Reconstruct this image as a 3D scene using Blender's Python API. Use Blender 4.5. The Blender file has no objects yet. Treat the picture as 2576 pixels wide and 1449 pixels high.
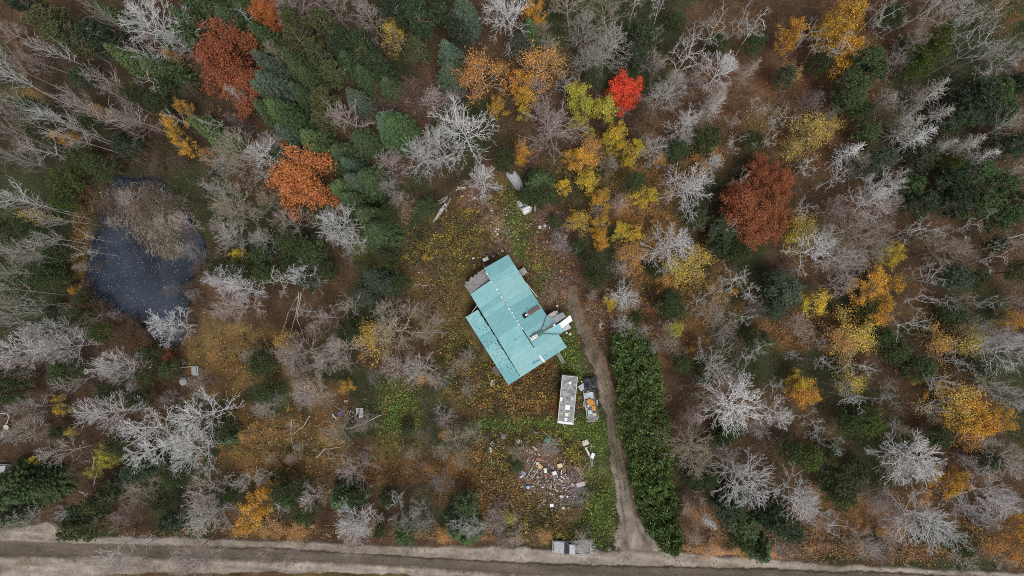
import bpy, math, random
import numpy as np
from mathutils import Matrix, Vector

# ------------------------------------------------------------------ camera, world, sun, exposure
S = bpy.context.scene
COL = S.collection
H = 103.0
F = 1717.0            # focal length in the measuring grid (2576 x 1449)
CU, CV = 1288.0, 724.5
NAD = (1400.0, 785.0)
d = np.array([(NAD[0]-CU)/F, -(NAD[1]-CV)/F, -1.0]); zc = -d/np.linalg.norm(d)
xr = np.array([1.0, 0, 0]) - zc[0]*zc; xr /= np.linalg.norm(xr)
yr = np.cross(zc, xr)
R = np.array([xr, yr, zc])          # rows = world axes in camera coordinates
cam = bpy.data.cameras.new('camera'); camo = bpy.data.objects.new('camera', cam); COL.objects.link(camo)
cam.sensor_width = 36; cam.lens = 36*F/2576; cam.clip_end = 3000; cam.clip_start = 0.5
M4 = Matrix(R.tolist()).to_4x4(); M4.translation = Vector((0, 0, H)); camo.matrix_world = M4
S.camera = camo

W = bpy.data.worlds.new('World'); S.world = W; W.use_nodes = True
nt = W.node_tree; nt.nodes.clear()
sky = nt.nodes.new('ShaderNodeTexSky'); sky.sky_type = 'NISHITA'; sky.sun_disc = False
SUN_EL, SUN_AZ = math.radians(66), math.radians(150)
sky.sun_elevation = SUN_EL; sky.sun_rotation = SUN_AZ
sky.air_density = 1.0; sky.dust_density = 4.0; sky.ozone_density = 1.0
hs = nt.nodes.new('ShaderNodeHueSaturation'); hs.inputs['Saturation'].default_value = 0.14
bg = nt.nodes.new('ShaderNodeBackground'); bg.inputs['Strength'].default_value = 0.105
ow = nt.nodes.new('ShaderNodeOutputWorld')
nt.links.new(sky.outputs[0], hs.inputs['Color']); nt.links.new(hs.outputs[0], bg.inputs['Color']); nt.links.new(bg.outputs[0], ow.inputs['Surface'])
sl = bpy.data.lights.new('sun', 'SUN'); sl.energy = 1.35; sl.angle = math.radians(20); sl.color = (1.0, 0.97, 0.93)
slo = bpy.data.objects.new('sun', sl); COL.objects.link(slo)
# sun direction matching the sky (sky rotation is measured clockwise from +Y)
sd = Vector((math.sin(SUN_AZ)*math.cos(SUN_EL), math.cos(SUN_AZ)*math.cos(SUN_EL), math.sin(SUN_EL)))
slo.rotation_euler = sd.to_track_quat('Z', 'Y').to_euler()
S.view_settings.view_transform = 'Standard'; S.view_settings.look = 'None'; S.view_settings.gamma = 1
S.view_settings.exposure = 0.32; S.view_settings.use_curve_mapping = False
S.cycles.pixel_filter_type = 'BLACKMAN_HARRIS'; S.cycles.filter_width = 0.95
S.cycles.use_denoising = False
S.cycles.max_bounces = 5; S.cycles.diffuse_bounces = 2; S.cycles.glossy_bounces = 2; S.cycles.transmission_bounces = 2

rng = np.random.default_rng(7); random.seed(7)

# ------------------------------------------------------------------ helpers
def UP(u, v, z=0.0):
    """measuring-grid pixel -> point of the place at height z"""
    u = np.asarray(u, float); v = np.asarray(v, float)
    c = np.stack([(u-CU)/F, -(v-CV)/F, -np.ones_like(u)], -1)
    w = c @ R.T
    t = (np.asarray(z, float)-H)/w[..., 2]
    return np.stack([w[..., 0]*t, w[..., 1]*t, np.broadcast_to(z, t.shape)*1.0], -1)

def PX(x, y, z=0.0):
    p = np.stack([x, y, np.broadcast_to(z, np.shape(x))-H], -1) @ R
    return CU - F*p[..., 0]/p[..., 2], CV + F*p[..., 1]/p[..., 2]

def vnoise(x, y, s=1.0, seed=0):
    x = np.asarray(x)/s; y = np.asarray(y)/s
    xi = np.floor(x).astype(np.int64); yi = np.floor(y).astype(np.int64); fx = x-xi; fy = y-yi
    fx = fx*fx*(3-2*fx); fy = fy*fy*(3-2*fy)
    def h(a, b):
        n = (a*374761393 + b*668265263 + seed*982451653) & 0xffffffff
        n = ((n ^ (n >> 13))*1274126177) & 0xffffffff
        return ((n ^ (n >> 16)) & 0xffff)/65535.0
    return (h(xi, yi)*(1-fx)+h(xi+1, yi)*fx)*(1-fy) + (h(xi, yi+1)*(1-fx)+h(xi+1, yi+1)*fx)*fy

def fbm(x, y, s, seed=0, o=4):
    t = 0; a = 1; tot = 0
    for i in range(o):
        t = t + a*vnoise(x, y, s/2**i, seed+i*17); tot += a; a *= .5
    return t/tot

def sstep(a, b, x):
    t = np.clip((x-a)/(b-a), 0, 1); return t*t*(3-2*t)

def mesh(name, V, Fc, mats=(), smooth=False, col=None, mi=None):
    V = np.asarray(V, np.float32).reshape(-1, 3)
    me = bpy.data.meshes.new(name)
    if isinstance(Fc, np.ndarray):
        n, k = Fc.shape
        me.vertices.add(len(V)); me.vertices.foreach_set('co', V.ravel())
        me.loops.add(n*k); me.loops.foreach_set('vertex_index', Fc.astype(np.int32).ravel())
        me.polygons.add(n); me.polygons.foreach_set('loop_start', np.arange(0, n*k, k, dtype=np.int32))
        me.polygons.foreach_set('loop_total', np.full(n, k, np.int32))
        if smooth: me.polygons.foreach_set('use_smooth', np.ones(n, bool))
        me.update(calc_edges=True)
    else:
        me.from_pydata(V.tolist(), [], Fc); me.update()
        if smooth:
            for p in me.polygons: p.use_smooth = True
    for m in mats: me.materials.append(m)
    if mi is not None: me.polygons.foreach_set('material_index', np.asarray(mi, np.int32))
    if col is not None:
        a = me.color_attributes.new('tint', 'FLOAT_COLOR', 'POINT')
        c = np.ones((len(V), 4), np.float32); c[:, :3] = col; a.data.foreach_set('color', c.ravel())
    return me

def link(name, me, parent=None, loc=None):
    o = bpy.data.objects.new(name, me); COL.objects.link(o)
    if parent is not None: o.parent = parent
    if loc is not None: o.location = loc
    return o

def tag(o, label=None, cat=None, group=None, kind=None):
    if label: o['label'] = label
    if cat: o['category'] = cat
    if group: o['group'] = group
    if kind: o['kind'] = kind
    return o

def thing(name, loc, label, cat, group=None):
    o = bpy.data.objects.new(name, None); COL.objects.link(o); o.location = loc; o.empty_display_size = .3
    return tag(o, label, cat, group)

# ---- materials
def mat_base(name, rough=.85, spec=.2):
    m = bpy.data.materials.new(name); m.use_nodes = True
    b = m.node_tree.nodes['Principled BSDF']; b.inputs['Roughness'].default_value = rough
    b.inputs['Specular IOR Level'].default_value = spec
    return m, m.node_tree, b

def N(t, typ, **kw):
    n = t.nodes.new(typ)
    for k, v in kw.items():
        if k.startswith('_'): setattr(n, k[1:], v)
        else: n.inputs[k].default_value = v
    return n

def mul_range(t, col_out, fac_out, lo, hi):
    mr = N(t, 'ShaderNodeMapRange'); mr.inputs['To Min'].default_value = lo; mr.inputs['To Max'].default_value = hi
    t.links.new(fac_out, mr.inputs['Value'])
    vm = t.nodes.new('ShaderNodeVectorMath'); vm.operation = 'SCALE'
    t.links.new(col_out, vm.inputs[0]); t.links.new(mr.outputs[0], vm.inputs['Scale'])
    return vm.outputs[0]

def make_leafmat(name, source, lo=.55, hi=1.5, hue=.03, trans=.0):
    """leaf colour from the object (or a painted tint), varied leaf by leaf"""
    m, t, b = mat_base(name, .7, .15)
    if source == 'object':
        s = t.nodes.new('ShaderNodeObjectInfo').outputs['Color']
    else:
        a = t.nodes.new('ShaderNodeAttribute'); a.attribute_name = 'tint'; s = a.outputs['Color']
    g = t.nodes.new('ShaderNodeNewGeometry')
    ri = g.outputs['Random Per Island']
    hsn = t.nodes.new('ShaderNodeHueSaturation')
    mr = N(t, 'ShaderNodeMapRange'); mr.inputs['To Min'].default_value = .5-hue; mr.inputs['To Max'].default_value = .5+hue
    fr = t.nodes.new('ShaderNodeMath'); fr.operation = 'FRACT'
    ml = t.nodes.new('ShaderNodeMath'); ml.operation = 'MULTIPLY'; ml.inputs[1].default_value = 7.31
    t.links.new(ri, ml.inputs[0]); t.links.new(ml.outputs[0], fr.inputs[0]); t.links.new(fr.outputs[0], mr.inputs['Value'])
    t.links.new(s, hsn.inputs['Color']); t.links.new(mr.outputs[0], hsn.inputs['Hue'])
    c = mul_range(t, hsn.outputs[0], ri, lo, hi)
    t.links.new(c, b.inputs['Base Color'])
    return m

def make_bark(name):
    m, t, b = mat_base(name, .9, .1)
    s = t.nodes.new('ShaderNodeObjectInfo').outputs['Color']
    tc = t.nodes.new('ShaderNodeTexCoord')
    n = N(t, 'ShaderNodeTexNoise', Scale=3.0, Detail=3.0); t.links.new(tc.outputs['Object'], n.inputs['Vector'])
    c = mul_range(t, s, n.outputs['Fac'], .55, 1.35)
    t.links.new(c, b.inputs['Base Color']); return m

def simple(name, rgb, rough=.7, spec=.3, nscale=4.0, lo=.75, hi=1.2, metal=0.0, bump=0.0):
    m, t, b = mat_base(name, rough, spec); b.inputs['Metallic'].default_value = metal
    tc = t.nodes.new('ShaderNodeTexCoord')
    n = N(t, 'ShaderNodeTexNoise', Scale=nscale, Detail=5.0, Roughness=.65); t.links.new(tc.outputs['Object'], n.inputs['Vector'])
    r = t.nodes.new('ShaderNodeRGB'); r.outputs[0].default_value = (*rgb, 1)
    c = mul_range(t, r.outputs[0], n.outputs['Fac'], lo, hi)
    t.links.new(c, b.inputs['Base Color'])
    if bump:
        bp = N(t, 'ShaderNodeBump', Strength=bump, Distance=.05); t.links.new(n.outputs['Fac'], bp.inputs['Height']); t.links.new(bp.outputs[0], b.inputs['Normal'])
    return m

def weathered(name, a, bcol, scale=2.0, stretch=(1, 1, 1), rough=.8, thr=.5, soft=.12, spec=.2):
    m, t, b = mat_base(name, rough, spec)
    tc = t.nodes.new('ShaderNodeTexCoord'); mp = t.nodes.new('ShaderNodeMapping'); mp.inputs['Scale'].default_value = stretch
    t.links.new(tc.outputs['Object'], mp.inputs['Vector'])
    n = N(t, 'ShaderNodeTexNoise', Scale=scale, Detail=8.0, Roughness=.7); t.links.new(mp.outputs[0], n.inputs['Vector'])
    cr = t.nodes.new('ShaderNodeValToRGB'); cr.color_ramp.elements[0].position = thr-soft; cr.color_ramp.elements[1].position = thr+soft
    cr.color_ramp.elements[0].color = (*a, 1); cr.color_ramp.elements[1].color = (*bcol, 1)
    t.links.new(n.outputs['Fac'], cr.inputs[0]); t.links.new(cr.outputs[0], b.inputs['Base Color'])
    return m

M_leaf = make_leafmat('leaf', 'object', .5, 1.55, .02)
M_needle = make_leafmat('needle', 'object', .5, 1.6, .02)
M_tint = make_leafmat('tinted_leaf', 'attr', .4, 1.75, .02)
M_bark = make_bark('bark')

def make_ground(name, rel=.6, nsc=2.6):
    m, t, b = mat_base(name, .95, .1)
    a = t.nodes.new('ShaderNodeAttribute'); a.attribute_name = 'tint'
    tc = t.nodes.new('ShaderNodeTexCoord')
    n1 = N(t, 'ShaderNodeTexNoise', Scale=nsc, Detail=8.0, Roughness=.75); t.links.new(tc.outputs['Object'], n1.inputs['Vector'])
    n2 = N(t, 'ShaderNodeTexNoise', Scale=.35, Detail=4.0, Roughness=.6); t.links.new(tc.outputs['Object'], n2.inputs['Vector'])
    c1 = mul_range(t, a.outputs['Color'], n1.outputs['Fac'], 1-rel, 1+rel)
    c2 = mul_range(t, c1, n2.outputs['Fac'], .6, 1.4)
    t.links.new(c2, b.inputs['Base Color'])
    bp = N(t, 'ShaderNodeBump', Strength=.6, Distance=.12); t.links.new(n1.outputs['Fac'], bp.inputs['Height']); t.links.new(bp.outputs[0], b.inputs['Normal'])
    return m
M_ground = make_ground('forest_floor', .75)
M_gravel = make_ground('gravel', .5, 3.2)

# ---- batches of simple shapes (numpy)
def frame(dv):
    a = np.where(np.abs(dv[:, 2:3]) < .9, np.array([[0, 0, 1.0]]), np.array([[1.0, 0, 0]]))
    s = np.cross(dv, a); s /= np.linalg.norm(s, axis=1, keepdims=True)+1e-9
    return s, np.cross(dv, s)

def prisms(P0, P1, R0, R1, k=3):
    P0 = np.asarray(P0, float); P1 = np.asarray(P1, float); R0 = np.asarray(R0, float); R1 = np.asarray(R1, float)
    dv = P1-P0; dv = dv/(np.linalg.norm(dv, axis=1, keepdims=True)+1e-9)
    s, c = frame(dv); an = np.arange(k)*2*math.pi/k
    ring = s[:, None, :]*np.cos(an)[None, :, None] + c[:, None, :]*np.sin(an)[None, :, None]
    V = np.concatenate([P0[:, None]+ring*R0[:, None, None], P1[:, None]+ring*R1[:, None, None]], 1)
    n = len(P0); i = np.arange(k); j = (i+1) % k
    f = np.stack([i, j, j+k, i+k], 1)
    Fq = (f[None]+(np.arange(n)*2*k)[:, None, None]).reshape(-1, 4)
    return V.reshape(-1, 3), Fq

def quads(C, A, B):
    """diamond/leaf quads: centre C, half axes A and B"""
    V = np.stack([C-A, C-B*.9+A*.1, C+A, C+B*.9+A*.1], 1)
    return V.reshape(-1, 3), np.arange(len(C)*4).reshape(-1, 4)

def leaves(C, size, updir=.8, seed=0):
    r = np.random.default_rng(seed); n = len(C)
    nrm = r.normal(size=(n, 3)); nrm[:, 2] = np.abs(nrm[:, 2])+updir; nrm /= np.linalg.norm(nrm, axis=1, keepdims=True)
    t = r.normal(size=(n, 3)); A = np.cross(nrm, t); A /= np.linalg.norm(A, axis=1, keepdims=True); B = np.cross(nrm, A)
    s = size*r.uniform(.6, 1.3, (n, 1))
    return quads(C, A*s*.5, B*s*.36)

# ------------------------------------------------------------------ the setting: forest floor, pond, road, driveway
def pts(s, off=(0, 0), k=1/3):
    return [(off[0]+x*k, off[1]+y*k) for x, y in s]
pond_px = pts([(770,150),(850,60),(800,-60),(900,-130),(1100,-140),(1260,-60),(1400,120),(1520,330),(1560,480),(1500,620),(1450,700),(1430,900),(1425,1050),(1345,1190),(1240,1180),(1130,1100),(1000,985),(860,895),(720,840),(610,740),(635,600),(655,480),(700,330)], (0, 483))
pond_w = UP(*np.array(pond_px).T, -.2)[:, :2]

def poly_sd(x, y, poly):
    x = np.asarray(x); y = np.asarray(y); dmin = np.full(x.shape, 1e9); ins = np.zeros(x.shape, bool)
    n = len(poly)
    for i in range(n):
        ax, ay = poly[i]; bx, by = poly[(i+1) % n]
        ex, ey = bx-ax, by-ay; t = np.clip(((x-ax)*ex+(y-ay)*ey)/(ex*ex+ey*ey), 0, 1)
        dmin = np.minimum(dmin, np.hypot(x-ax-t*ex, y-ay-t*ey))
        c = (ay > y) != (by > y)
        with np.errstate(divide='ignore', invalid='ignore'):
            xi = ax + (y-ay)*ex/(ey if ey else 1e-9)
        ins ^= c & (x < xi)
    return np.where(ins, -dmin, dmin)

BROWN = (.085, .056, .037); RED = (.115, .067, .040); OR = (.145, .092, .042); OCH = (.135, .096, .042); DGREEN = (.035, .045, .022)
MOSS = (.07, .078, .028); GRASS = (.075, .105, .036); OLIVE = (.105, .082, .035); GOLD = (.15, .095, .03); SOIL = (.17, .115, .085); GREY = (.27, .235, .205)
DARKB = (.05, .036, .027)
zones = [  # u, v, ru, rv, colour, strength
 (300,230,420,260,DARKB,.8),(150,620,170,220,DGREEN,.9),(110,1000,190,160,DARKB,.7),(760,130,220,200,DARKB,.9),(900,330,200,120,RED,.5),
 (1010,250,150,60,(.09,.055,.045),.9),(600,300,90,60,DARKB,.9),
 (2000,230,260,220,RED,.8),(2130,120,100,160,(.13,.065,.03),.7),(1960,330,80,90,OCH,.6),(2300,560,260,120,BROWN,.9),(2380,240,160,110,DGREEN,.8),(2430,350,150,100,DARKB,.7),
 (1660,400,150,130,(.14,.085,.045),.8),(1480,430,130,90,OLIVE,.6),(1640,620,90,190,(.20,.105,.04),.9),(1730,730,130,130,(.22,.12,.04),.8),
 (1640,800,110,90,RED,.8),(1680,870,80,60,(.16,.09,.05),.8),(2080,830,170,60,(.16,.08,.035),.85),(2250,760,140,90,RED,.7),(2050,600,120,70,(.10,.07,.045),.8),
 (1960,1100,140,120,(.09,.065,.04),.8),(2130,1300,130,70,(.17,.09,.04),.8),(2350,1250,150,80,(.12,.07,.04),.8),(2440,1100,130,100,BROWN,.8),(1860,1330,170,60,(.17,.10,.05),.8),
 (560,860,110,60,OCH,.95),(640,900,100,80,OCH,.8),(700,1110,190,110,OR,.95),(620,1160,100,60,OR,.9),(800,1140,110,90,OCH,.8),(560,950,80,60,OR,.8),(820,1010,100,80,(.14,.085,.04),.8),
 (200,640,24,110,OR,.8),(215,500,30,60,(.13,.075,.04),.8),(200,750,40,50,OCH,.7),(400,880,60,50,(.10,.055,.04),.8),
 (1000,1060,70,110,MOSS,.95),(990,1130,80,60,OLIVE,.8),(1010,1190,140,40,(.16,.085,.04),.8),(1200,1180,120,70,(.17,.09,.035),.9),(1180,1240,110,40,OR,.6),
 (960,620,110,60,MOSS,.8),(1000,600,40,60,OLIVE,.7),(1010,540,30,40,(.16,.09,.04),.8),(1140,600,90,90,OLIVE,.95),(1160,560,50,30,GOLD,.7),(1060,680,60,80,(.12,.085,.045),.9),(1110,760,80,140,(.12,.09,.035),.9),(1150,880,60,90,OLIVE,.8),
 (1180,990,80,90,(.13,.09,.04),.9),(1330,960,90,60,GOLD,.9),(1370,1000,50,60,(.30,.13,.03),.6),(1290,1000,80,40,OLIVE,.8),
 (1250,500,50,60,OLIVE,.9),(1220,550,60,45,SOIL,.7),(1270,600,50,60,SOIL,.7),(1190,500,40,50,(.15,.085,.06),.8),
 (1300,540,26,90,GRASS,.8),(1370,690,40,90,MOSS,.9),(1330,600,34,70,MOSS,.9),(1430,870,30,90,GRASS,.9),(1440,930,30,60,GRASS,.7),
 (1385,590,50,70,(.13,.07,.055),.9),(1440,640,70,70,(.12,.065,.05),.9),(1400,790,90,70,SOIL,.7),(1500,790,70,60,(.14,.085,.06),.8),
 (1330,1070,150,24,GRASS,1.),(1470,1090,55,50,GRASS,1.),(1240,1070,60,16,MOSS,.8),(1460,1120,60,60,GRASS,.7),(1500,1250,46,110,GRASS,.95),(1480,1310,60,60,GRASS,.9),(1300,1110,90,24,OLIVE,.9),
 (1430,1140,50,40,OLIVE,.9),(1400,1200,110,55,(.20,.15,.125),.85),(1370,1160,60,50,(.17,.11,.08),.8),(1440,1200,60,40,(.30,.25,.23),.8),(1410,1260,80,40,(.11,.075,.06),.8),
 (1350,1290,110,50,OLIVE,.8),(1250,1260,80,60,(.17,.095,.035),.8),(1340,1350,110,25,(.15,.10,.06),.8),(1120,1345,260,14,(.20,.12,.07),.9),(700,1335,170,14,(.24,.14,.07),.9),(1720,1385,60,14,(.25,.14,.07),.8),
 (2200,1385,300,24,(.25,.155,.095),.95),(1880,1390,200,16,(.27,.16,.10),.9),
 (1000,1449,500,14,OLIVE,.6),(250,1440,100,14,OLIVE,.7),
]
ZW = []
for (u, v, ru, rv, c, s) in zones:
    p = UP(u, v); ZW.append((p[0], p[1], ru*.06, rv*.06, np.array(c), s))

def gcol(x, y):
    c = np.tile(np.array(BROWN)*.85, (len(x), 1))
    w0 = fbm(x, y, 14, 3)[:, None]
    c = c*(1-sstep(.5, .62, w0)) + np.array(DGREEN)*sstep(.5, .62, w0)
    nz = (fbm(x, y, 5, 11)-.5)*1.3 + (fbm(x, y, 1.2, 31, 2)-.5)*.35
    for (cx, cy, rx, ry, cc, s) in ZW:
        dd = np.hypot((x-cx)/rx, (y-cy)/ry) + nz
        w = (s*sstep(1.2, .6, dd))[:, None]
        c = c*(1-w)+cc*w
    return c*np.array([1.0, .92, .85])*(.5+1.0*fbm(x, y, 2.2, 131, 3))[:, None]

def gz(x, y):
    sd = poly_sd(x, y, pond_w) + (fbm(x, y, 2.5, 41)-.5)*1.6
    dep = sstep(.6, -2.2, sd)
    return (fbm(x, y, 3, 5)-.5)*.35*(1-dep) - dep*1.3, sd

gx = np.concatenate([[-900, -500, -300, -180, -130], np.arange(-100, 90.01, .4), [110, 160, 300, 500, 900]])
gy = np.concatenate([[-900, -500, -300, -150, -80], np.arange(-52, 60.01, .4), [80, 130, 300, 500, 900]])
X, Y = np.meshgrid(gx, gy); xf, yf = X.ravel(), Y.ravel()
zf, sdp = gz(xf, yf)
far = np.maximum(np.abs(xf), np.abs(yf)) > 102
cf = gcol(xf, yf)
cf = np.where(sdp[:, None] < 0, np.array([[.02, .022, .028]]), cf)
nx_, ny_ = len(gx), len(gy)
idx = np.arange(nx_*ny_).reshape(ny_, nx_)
FQ = np.stack([idx[:-1, :-1], idx[:-1, 1:], idx[1:, 1:], idx[1:, :-1]], -1).reshape(-1, 4)
o = link('ground', mesh('ground', np.stack([xf, yf, zf], 1), FQ, [M_ground], True, cf)); tag(o, kind='structure')

# pond water
mw, tw, bw = mat_base('pond_water', .03, .8)
bw.inputs['IOR'].default_value = 1.4
tcw = tw.nodes.new('ShaderNodeTexCoord')
nw = N(tw, 'ShaderNodeTexNoise', Scale=.12, Detail=4.0); tw.links.new(tcw.outputs['Object'], nw.inputs['Vector'])
crw = tw.nodes.new('ShaderNodeValToRGB'); crw.color_ramp.elements[0].position = .35; crw.color_ramp.elements[1].position = .6
crw.color_ramp.elements[0].color = (.004, .006, .012, 1); crw.color_ramp.elements[1].color = (.032, .043, .066, 1)
tw.links.new(nw.outputs['Fac'], crw.inputs[0]); tw.links.new(crw.outputs[0], bw.inputs['Base Color'])
nb = N(tw, 'ShaderNodeTexNoise', Scale=2.2, Detail=2.0); bpw = N(tw, 'ShaderNodeBump', Strength=.05, Distance=.1)
tw.links.new(tcw.outputs['Object'], nb.inputs['Vector']); tw.links.new(nb.outputs['Fac'], bpw.inputs['Height']); tw.links.new(bpw.outputs[0], bw.inputs['Normal'])
x0, y0 = pond_w.min(0)-3; x1, y1 = pond_w.max(0)+3
o = link('pond_water', mesh('pond_water', [(x0, y0, -.35), (x1, y0, -.35), (x1, y1, -.35), (x0, y1, -.35)], [(0, 1, 2, 3)], [mw])); tag(o, kind='structure')

# gravel road: a strip whose ragged edges sink into the verge
ux = np.linspace(-260, 2840, 1000); vv = np.linspace(1290, 1500, 150)
U, V_ = np.meshgrid(ux, vv); P = UP(U.ravel(), V_.ravel()); xw, yw = P[:, 0], P[:, 1]
uu, vvv = U.ravel(), V_.ravel()
top = np.interp(uu, [-260, 0, 120, 200, 420, 650, 900, 1200, 1350, 1700, 2000, 2300, 2600, 2840], [1325, 1330, 1312, 1345, 1350, 1356, 1368, 1374, 1378, 1384, 1412, 1428, 1440, 1450])
dark = np.interp(uu, [-260, 0, 300, 700, 1288, 1950, 2840], [1352, 1358, 1368, 1379, 1414, 1431, 1462])
low = np.interp(uu, [-260, 0, 300, 700, 1000, 1288, 2840], [1396, 1400, 1402, 1412, 1424, 1446, 1520])
bot = np.interp(uu, [-260, 0, 300, 700, 1000, 1288, 2840], [1490, 1480, 1446, 1440, 1446, 1475, 1540])
n1 = (fbm(xw, yw, 2.4, 61)-.5); n2 = (fbm(xw*.12, yw+xw*.045, .75, 71)-.5); nf = fbm(xw, yw, .6, 171, 2)-.5
light = np.array([.26, .222, .19]); rut = np.array([.092, .075, .056]); drk = np.array([.04, .033, .027])
c = np.tile(light, (len(uu), 1))
c *= (1+n2*1.0+(fbm(xw, yw, 1.1, 66, 3)-.5)*.5+nf*.35)[:, None]
wt = sstep(.52, .75, fbm(xw*.5, yw, 3.2, 181, 4))[:, None]*.55; c = c*(1-wt)+np.array([.13, .10, .065])*wt
vn = vvv + n1*4 + n2*7 + nf*6
w = (sstep(-3, 3, vn-dark)*(1-sstep(-6, 8, vn-low)))[:, None]; c = c*(1-w*.9)+rut*w*.9*(1+n2[:, None]*.9)
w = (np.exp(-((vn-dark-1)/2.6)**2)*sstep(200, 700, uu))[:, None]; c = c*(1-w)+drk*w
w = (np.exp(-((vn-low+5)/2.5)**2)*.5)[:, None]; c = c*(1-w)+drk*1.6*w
e = np.minimum(vvv+n1*16-top, bot-vvv+n1*16)
z = .06 - sstep(5, -4, e)*.35 + n1*.03 - .03*((vn > dark) & (vn < low))
c = c*(sstep(-2, 8, e)*.45+.55)[:, None]
idx = np.arange(len(uu)).reshape(U.shape); FQ = np.stack([idx[1:, :-1], idx[1:, 1:], idx[:-1, 1:], idx[:-1, :-1]], -1).reshape(-1, 4)
gzr = np.zeros_like(z)+.12
o = link('road', mesh('road', np.stack([xw, yw, z+gzr], 1), FQ, [M_gravel], True, c)); tag(o, kind='structure')

# dirt driveway, painted by distance from its centre line
dw = np.array([(1635,1420,75),(1612,1385,62),(1590,1330,33),(1578,1270,28),(1568,1200,25),(1555,1130,22),(1545,1060,20),(1530,980,20),(1512,920,20),(1488,870,20),(1465,820,18),(1446,770,15),(1440,740,10)], float)
ux = np.linspace(1400, 1760, 190); vv = np.linspace(720, 1440, 330); U, V_ = np.meshgrid(ux, vv); uu, vvv = U.ravel(), V_.ravel()
P = UP(uu, vvv); xw, yw = P[:, 0], P[:, 1]
cx = np.interp(vvv, dw[::-1, 1], dw[::-1, 0]); hw = np.interp(vvv, dw[::-1, 1], dw[::-1, 2])
n1 = fbm(xw, yw, 2.2, 81)-.5; n2 = fbm(xw, yw*.3, .8, 91)-.5
off = (uu-cx)/hw
n3_ = fbm(xw, yw, .7, 85, 2)-.5
e = 1.08-np.abs(off)+n1*1.0+n3_*.5
lo = np.array([.16, .128, .10]); hi_ = np.array([.215, .18, .153]); org = np.array([.17, .10, .065])
f = sstep(1130, 1230, vvv+n1*60)[:, None]; c = lo*(1-f)+hi_*f
w = (sstep(.1, .6, off+n1*.6)*(1-sstep(1280, 1330, vvv)))[:, None]*.8; c = c*(1-w)+org*w
for o_ in (-.48, .42):
    w = (np.exp(-((off-o_+n1*.35)/.13)**2))[:, None]*.5; c = c*(1-w)+np.array([.075, .058, .045])*w
w = (np.exp(-((off+.03+n1*.3)/.2)**2)*(1-sstep(1200, 1330, vvv)))[:, None]*.75; c = c*(1-w)+np.array([.085, .08, .04])*w
c *= (1+n2*.9+(fbm(xw, yw, .9, 96, 3)-.5)*.8)[:, None]
z = .17 - sstep(.35, -.15, e)*.3
idx = np.arange(len(uu)).reshape(U.shape); FQ = np.stack([idx[1:, :-1], idx[1:, 1:], idx[:-1, 1:], idx[:-1, :-1]], -1).reshape(-1, 4)
keep = (e > -.9)[FQ].any(1) & (vvv < 1418)[FQ].all(1)
o = link('driveway', mesh('driveway', np.stack([xw, yw, z], 1), FQ[keep], [M_gravel], True, c)); tag(o, kind='structure')

# ------------------------------------------------------------------ tree builders
Z3 = np.array([0, 0, 1.0])
def unit(v): return v/(np.linalg.norm(v)+1e-9)

class Skel:
    def __init__(s, seed): s.r = np.random.default_rng(seed); s.S = [[], []]; s.tips = []
    def limb(s, p, dv, L, r0, r1, n, wob, up, layer):
        out = [(p.copy(), dv.copy())]
        for i in range(n):
            dv = unit(dv + s.r.normal(size=3)*wob + Z3*up)
            q = p+dv*L/n; a = r0+(r1-r0)*i/n; b = r0+(r1-r0)*(i+1)/n
            s.S[layer].append((*p, *q, a, b)); p = q; out.append((p.copy(), dv.copy()))
        return out
    def meshes(s, k=3):
        out = []
        for L in s.S:
            a = np.array(L); out.append(prisms(a[:, :3], a[:, 3:6], a[:, 6], a[:, 7], k))
        return out

def side_dir(r, dv, ang, az=None):
    a = Vector(dv); s, c = frame(dv[None]); az = r.uniform(0, 2*math.pi) if az is None else az
    return unit(dv*math.cos(ang) + (s[0]*math.cos(az)+c[0]*math.sin(az))*math.sin(ang))

def bare_round(seed, Ht=14., Rc=4.5, n1=17, n2=7, n3=4, n4=2, r2=.032, zlo=.3, wob=.085, lean=0.1, k1=1.25, thin=1.0):
    s = Skel(seed); r = s.r
    tr = s.limb(np.zeros(3), unit(np.array([r.normal()*lean*.3, r.normal()*lean*.3, 1])), Ht*.84, .18, .06, 9, .04, .05, 0)
    for i in range(n1):
        f = zlo + (1.0-zlo)*(i+r.uniform(0, .8))/n1
        p, dv = tr[min(len(tr)-1, int(f*(len(tr)-1)))]
        az = i*2.4+r.normal()*.3; ang = math.radians(74-44*max(0, f-zlo)/(1-zlo)*1.0+r.normal()*6)
        d1 = np.array([math.cos(az)*math.sin(ang), math.sin(az)*math.sin(ang), math.cos(ang)])
        prof = math.sqrt(max(.12, 1-(max(0, f-.45)/.62)**2))
        L1 = Rc*k1*prof*r.uniform(.78, 1.08)
        l1 = s.limb(p, d1, L1, .066*(1.2-f*.5)*thin, .024*thin, 6, wob, .03, 1)
        for j in range(n2):
            fj = .2+.8*(j+.5)/n2; q, dq = l1[min(6, max(1, int(round(fj*6))))]
            d2 = side_dir(r, dq, math.radians(r.uniform(25, 48))); d2 = unit(d2+Z3*.1)
            L2 = L1*.46*(1.3-.75*fj)*r.uniform(.75, 1.15)
            l2 = s.limb(q, d2, L2, r2*thin, .018*thin, 3, wob*1.5, .05, 1)
            for k in range(n3):
                t, dt = l2[1+k % 3]; d3 = unit(side_dir(r, dt, math.radians(r.uniform(25, 55)))+Z3*.1)
                l3 = s.limb(t, d3, L1*.19*r.uniform(.6, 1.3), .021*thin, .014*thin, 2, wob*1.8, .04, 1); s.tips.append(l3[-1][0])
                for m in range(n4):
                    t4, dt4 = l3[1]; s.limb(t4, side_dir(r, dt4, math.radians(r.uniform(30, 60))), L1*.12*r.uniform(.6, 1.3), .014*thin, .011*thin, 1, .1, 0, 1)
            s.tips.append(l2[-1][0])
    return s

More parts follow.
